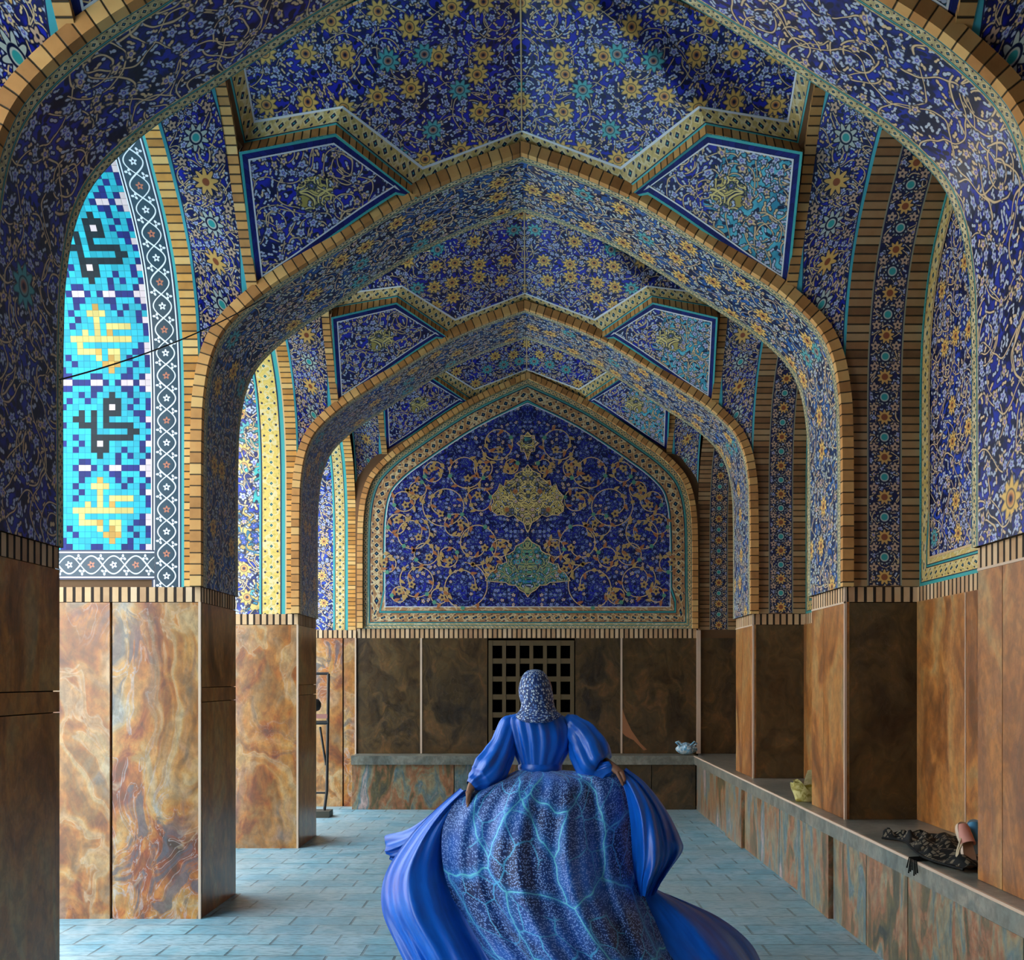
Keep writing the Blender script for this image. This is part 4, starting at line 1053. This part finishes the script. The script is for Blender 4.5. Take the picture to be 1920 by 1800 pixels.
# black lace shawl with a pink and a blue slipper on the near bench
lace=G('black lace',.7,.2); u,v=lace.uv(); lx,ly,d,r,q_=lace.voro(u*34,v*34); e=lace.voro(u*34,v*34,feature='DISTANCE_TO_EDGE')
lcol=lace.mix((.006,.006,.006),(.16,.13,.09),(e-.16).soft(12)*r.gt(.45)); lace=lace.out(lcol)
def bench_pt(px,py,z=BT):       # photo pixel on the bench top
    Yb=(CAMZ-z)*F/(py-VPY); return P(px,py,Yb)
t=thing('lace_shawl','black lace shawl lying crumpled over the edge of the right bench','shawl',(WR+.22,5.75,BT))
o0=Vector((WR+.22,5.75,BT))
pth=[bench_pt(1680,1590),bench_pt(1740,1588),bench_pt(1790,1590),bench_pt(1850,1598)]
rows=[]
L_=[Vector((WR-.05,6.28,BT+.01)),Vector((WR+.03,6.15,BT+.012)),Vector((WR-.02,5.85,BT+.012)),Vector((WR-.06,5.55,BT+.012)),Vector((WR+.0,5.22,BT+.012))]
R_=[Vector((WR+.0,6.25,BT+.01)),Vector((WR+.22,6.22,BT+.02)),Vector((WR+.33,5.95,BT+.03)),Vector((WR+.40,5.6,BT+.03)),Vector((WR+.42,5.2,BT+.02))]
Lc=catmull(L_,8);Rc=catmull(R_,8)
for j in range(25):
    s=j/24; row=[]
    for i,(a,b) in enumerate(zip(Lc,Rc)):
        p=a.lerp(b,s)-o0; h=.022+.03*abs(math.sin(9*s+.35*i))*abs(math.cos(.42*i-3*s))+.02*math.sin(i*.9)*math.sin(s*12); p.z+=max(.004,h)*min(1,8*s+.3,8*(1-s)+.2); row.append(p)
    rows.append(row)
m=MB(); m.grid(rows); m.build('lace_cloth',lace,t,True)
m=MB(); m.tube([(p-o0)+Vector((0,0,.02)) for p in Rc],.010,6); m.tube([(p-o0)+Vector((0,0,.004)) for p in Lc],.007,6); m.build('hem',plain('black hem',(.004,.004,.004),.7,.2),t,True)
m=MB()
for k in range(7):
    y0=5.52+.018*k-o0.y; m.tube([(WR-.045-o0.x,y0,.012),(WR-.118-o0.x,y0+.01,.006),(WR-.125-o0.x,y0+.004*(k-3)*2,-.05-.012*(k%3))],.004,5)
m.build('fringe',plain('black fringe',(.004,.004,.004),.8,.1),t)
def slipper(label,loc,rz,col,sole,strap):
    t=thing('slipper',label,'slipper',loc,'slippers on the lace shawl'); t.rotation_euler=rz
    out=[(0,-.12),(.028,-.105),(.036,-.05),(.033,.02),(.042,.08),(.03,.12),(0,.13),(-.026,.115),(-.036,.07),(-.028,0),(-.034,-.05),(-.028,-.105)]
    c=catmull([(x,y,0) for x,y in out]+[(out[0][0],out[0][1],0)],4)[:-1]
    m=MB(); top=[(p.x,p.y,.022) for p in c]; bot=[(p.x,p.y,0) for p in c]; m.face(top); m.face(bot[::-1]); m.grid([bot+[bot[0]],top+[top[0]]]); m.build('sole',sole,t)
    m=MB(); rows=[]
    for j in range(9):
        y=.0+.11*j/8; w=.038*(1-.35*(j/8)**3); rows.append([(w*math.cos(a*PI/10),y,.02+.05*(1-.5*j/8)*math.sin(a*PI/10)) for a in range(11)])
    m.grid(rows); m.build('upper',col,t,True)
    m=MB()
    for k in range(2): m.tube([(-.035,.0+.03*k,.03),(-.07,-.04,.045-.02*k),(-.085,-.10,.012),(-.05-.02*k,-.15,.008)],.005,5)
    if strap: m.build('strap',strap,t,True)
    return t
sl=slipper('pink slipper with loose cream straps leaning on the lace shawl',(WR+.08,5.40,BT+.10),(math.radians(58),math.radians(8),math.radians(12)),plain('salmon pink cloth',(.62,.26,.20),.6),plain('cream sole',(.62,.46,.34),.6),plain('cream strap',(.62,.50,.32),.6))
sl2=slipper('blue and grey slipper leaning behind the pink one on the lace shawl',(WR+.155,5.46,BT+.10),(math.radians(66),0,math.radians(-6)),plain('blue cloth',(.06,.26,.45),.6),plain('grey blue sole',(.22,.34,.42),.6),None)

# thin cables strung under the vaults
def cable(label,pts,sag,r=.006):
    a,b=pts; c=[a.lerp(b,i/24)+Vector((0,0,-sag*4*(i/24)*(1-i/24))) for i in range(25)]
    m=MB(); m.tube([p-a for p in c],r,6); o=m.build('cable',blk,None,True); o.location=a; tag(o,label,'cable'); return o
cable('thin sagging cable crossing the nearest left opening in front of the kufic tiles',[P(112,712,5.0),P(500,556,7.16)],.05,.004)
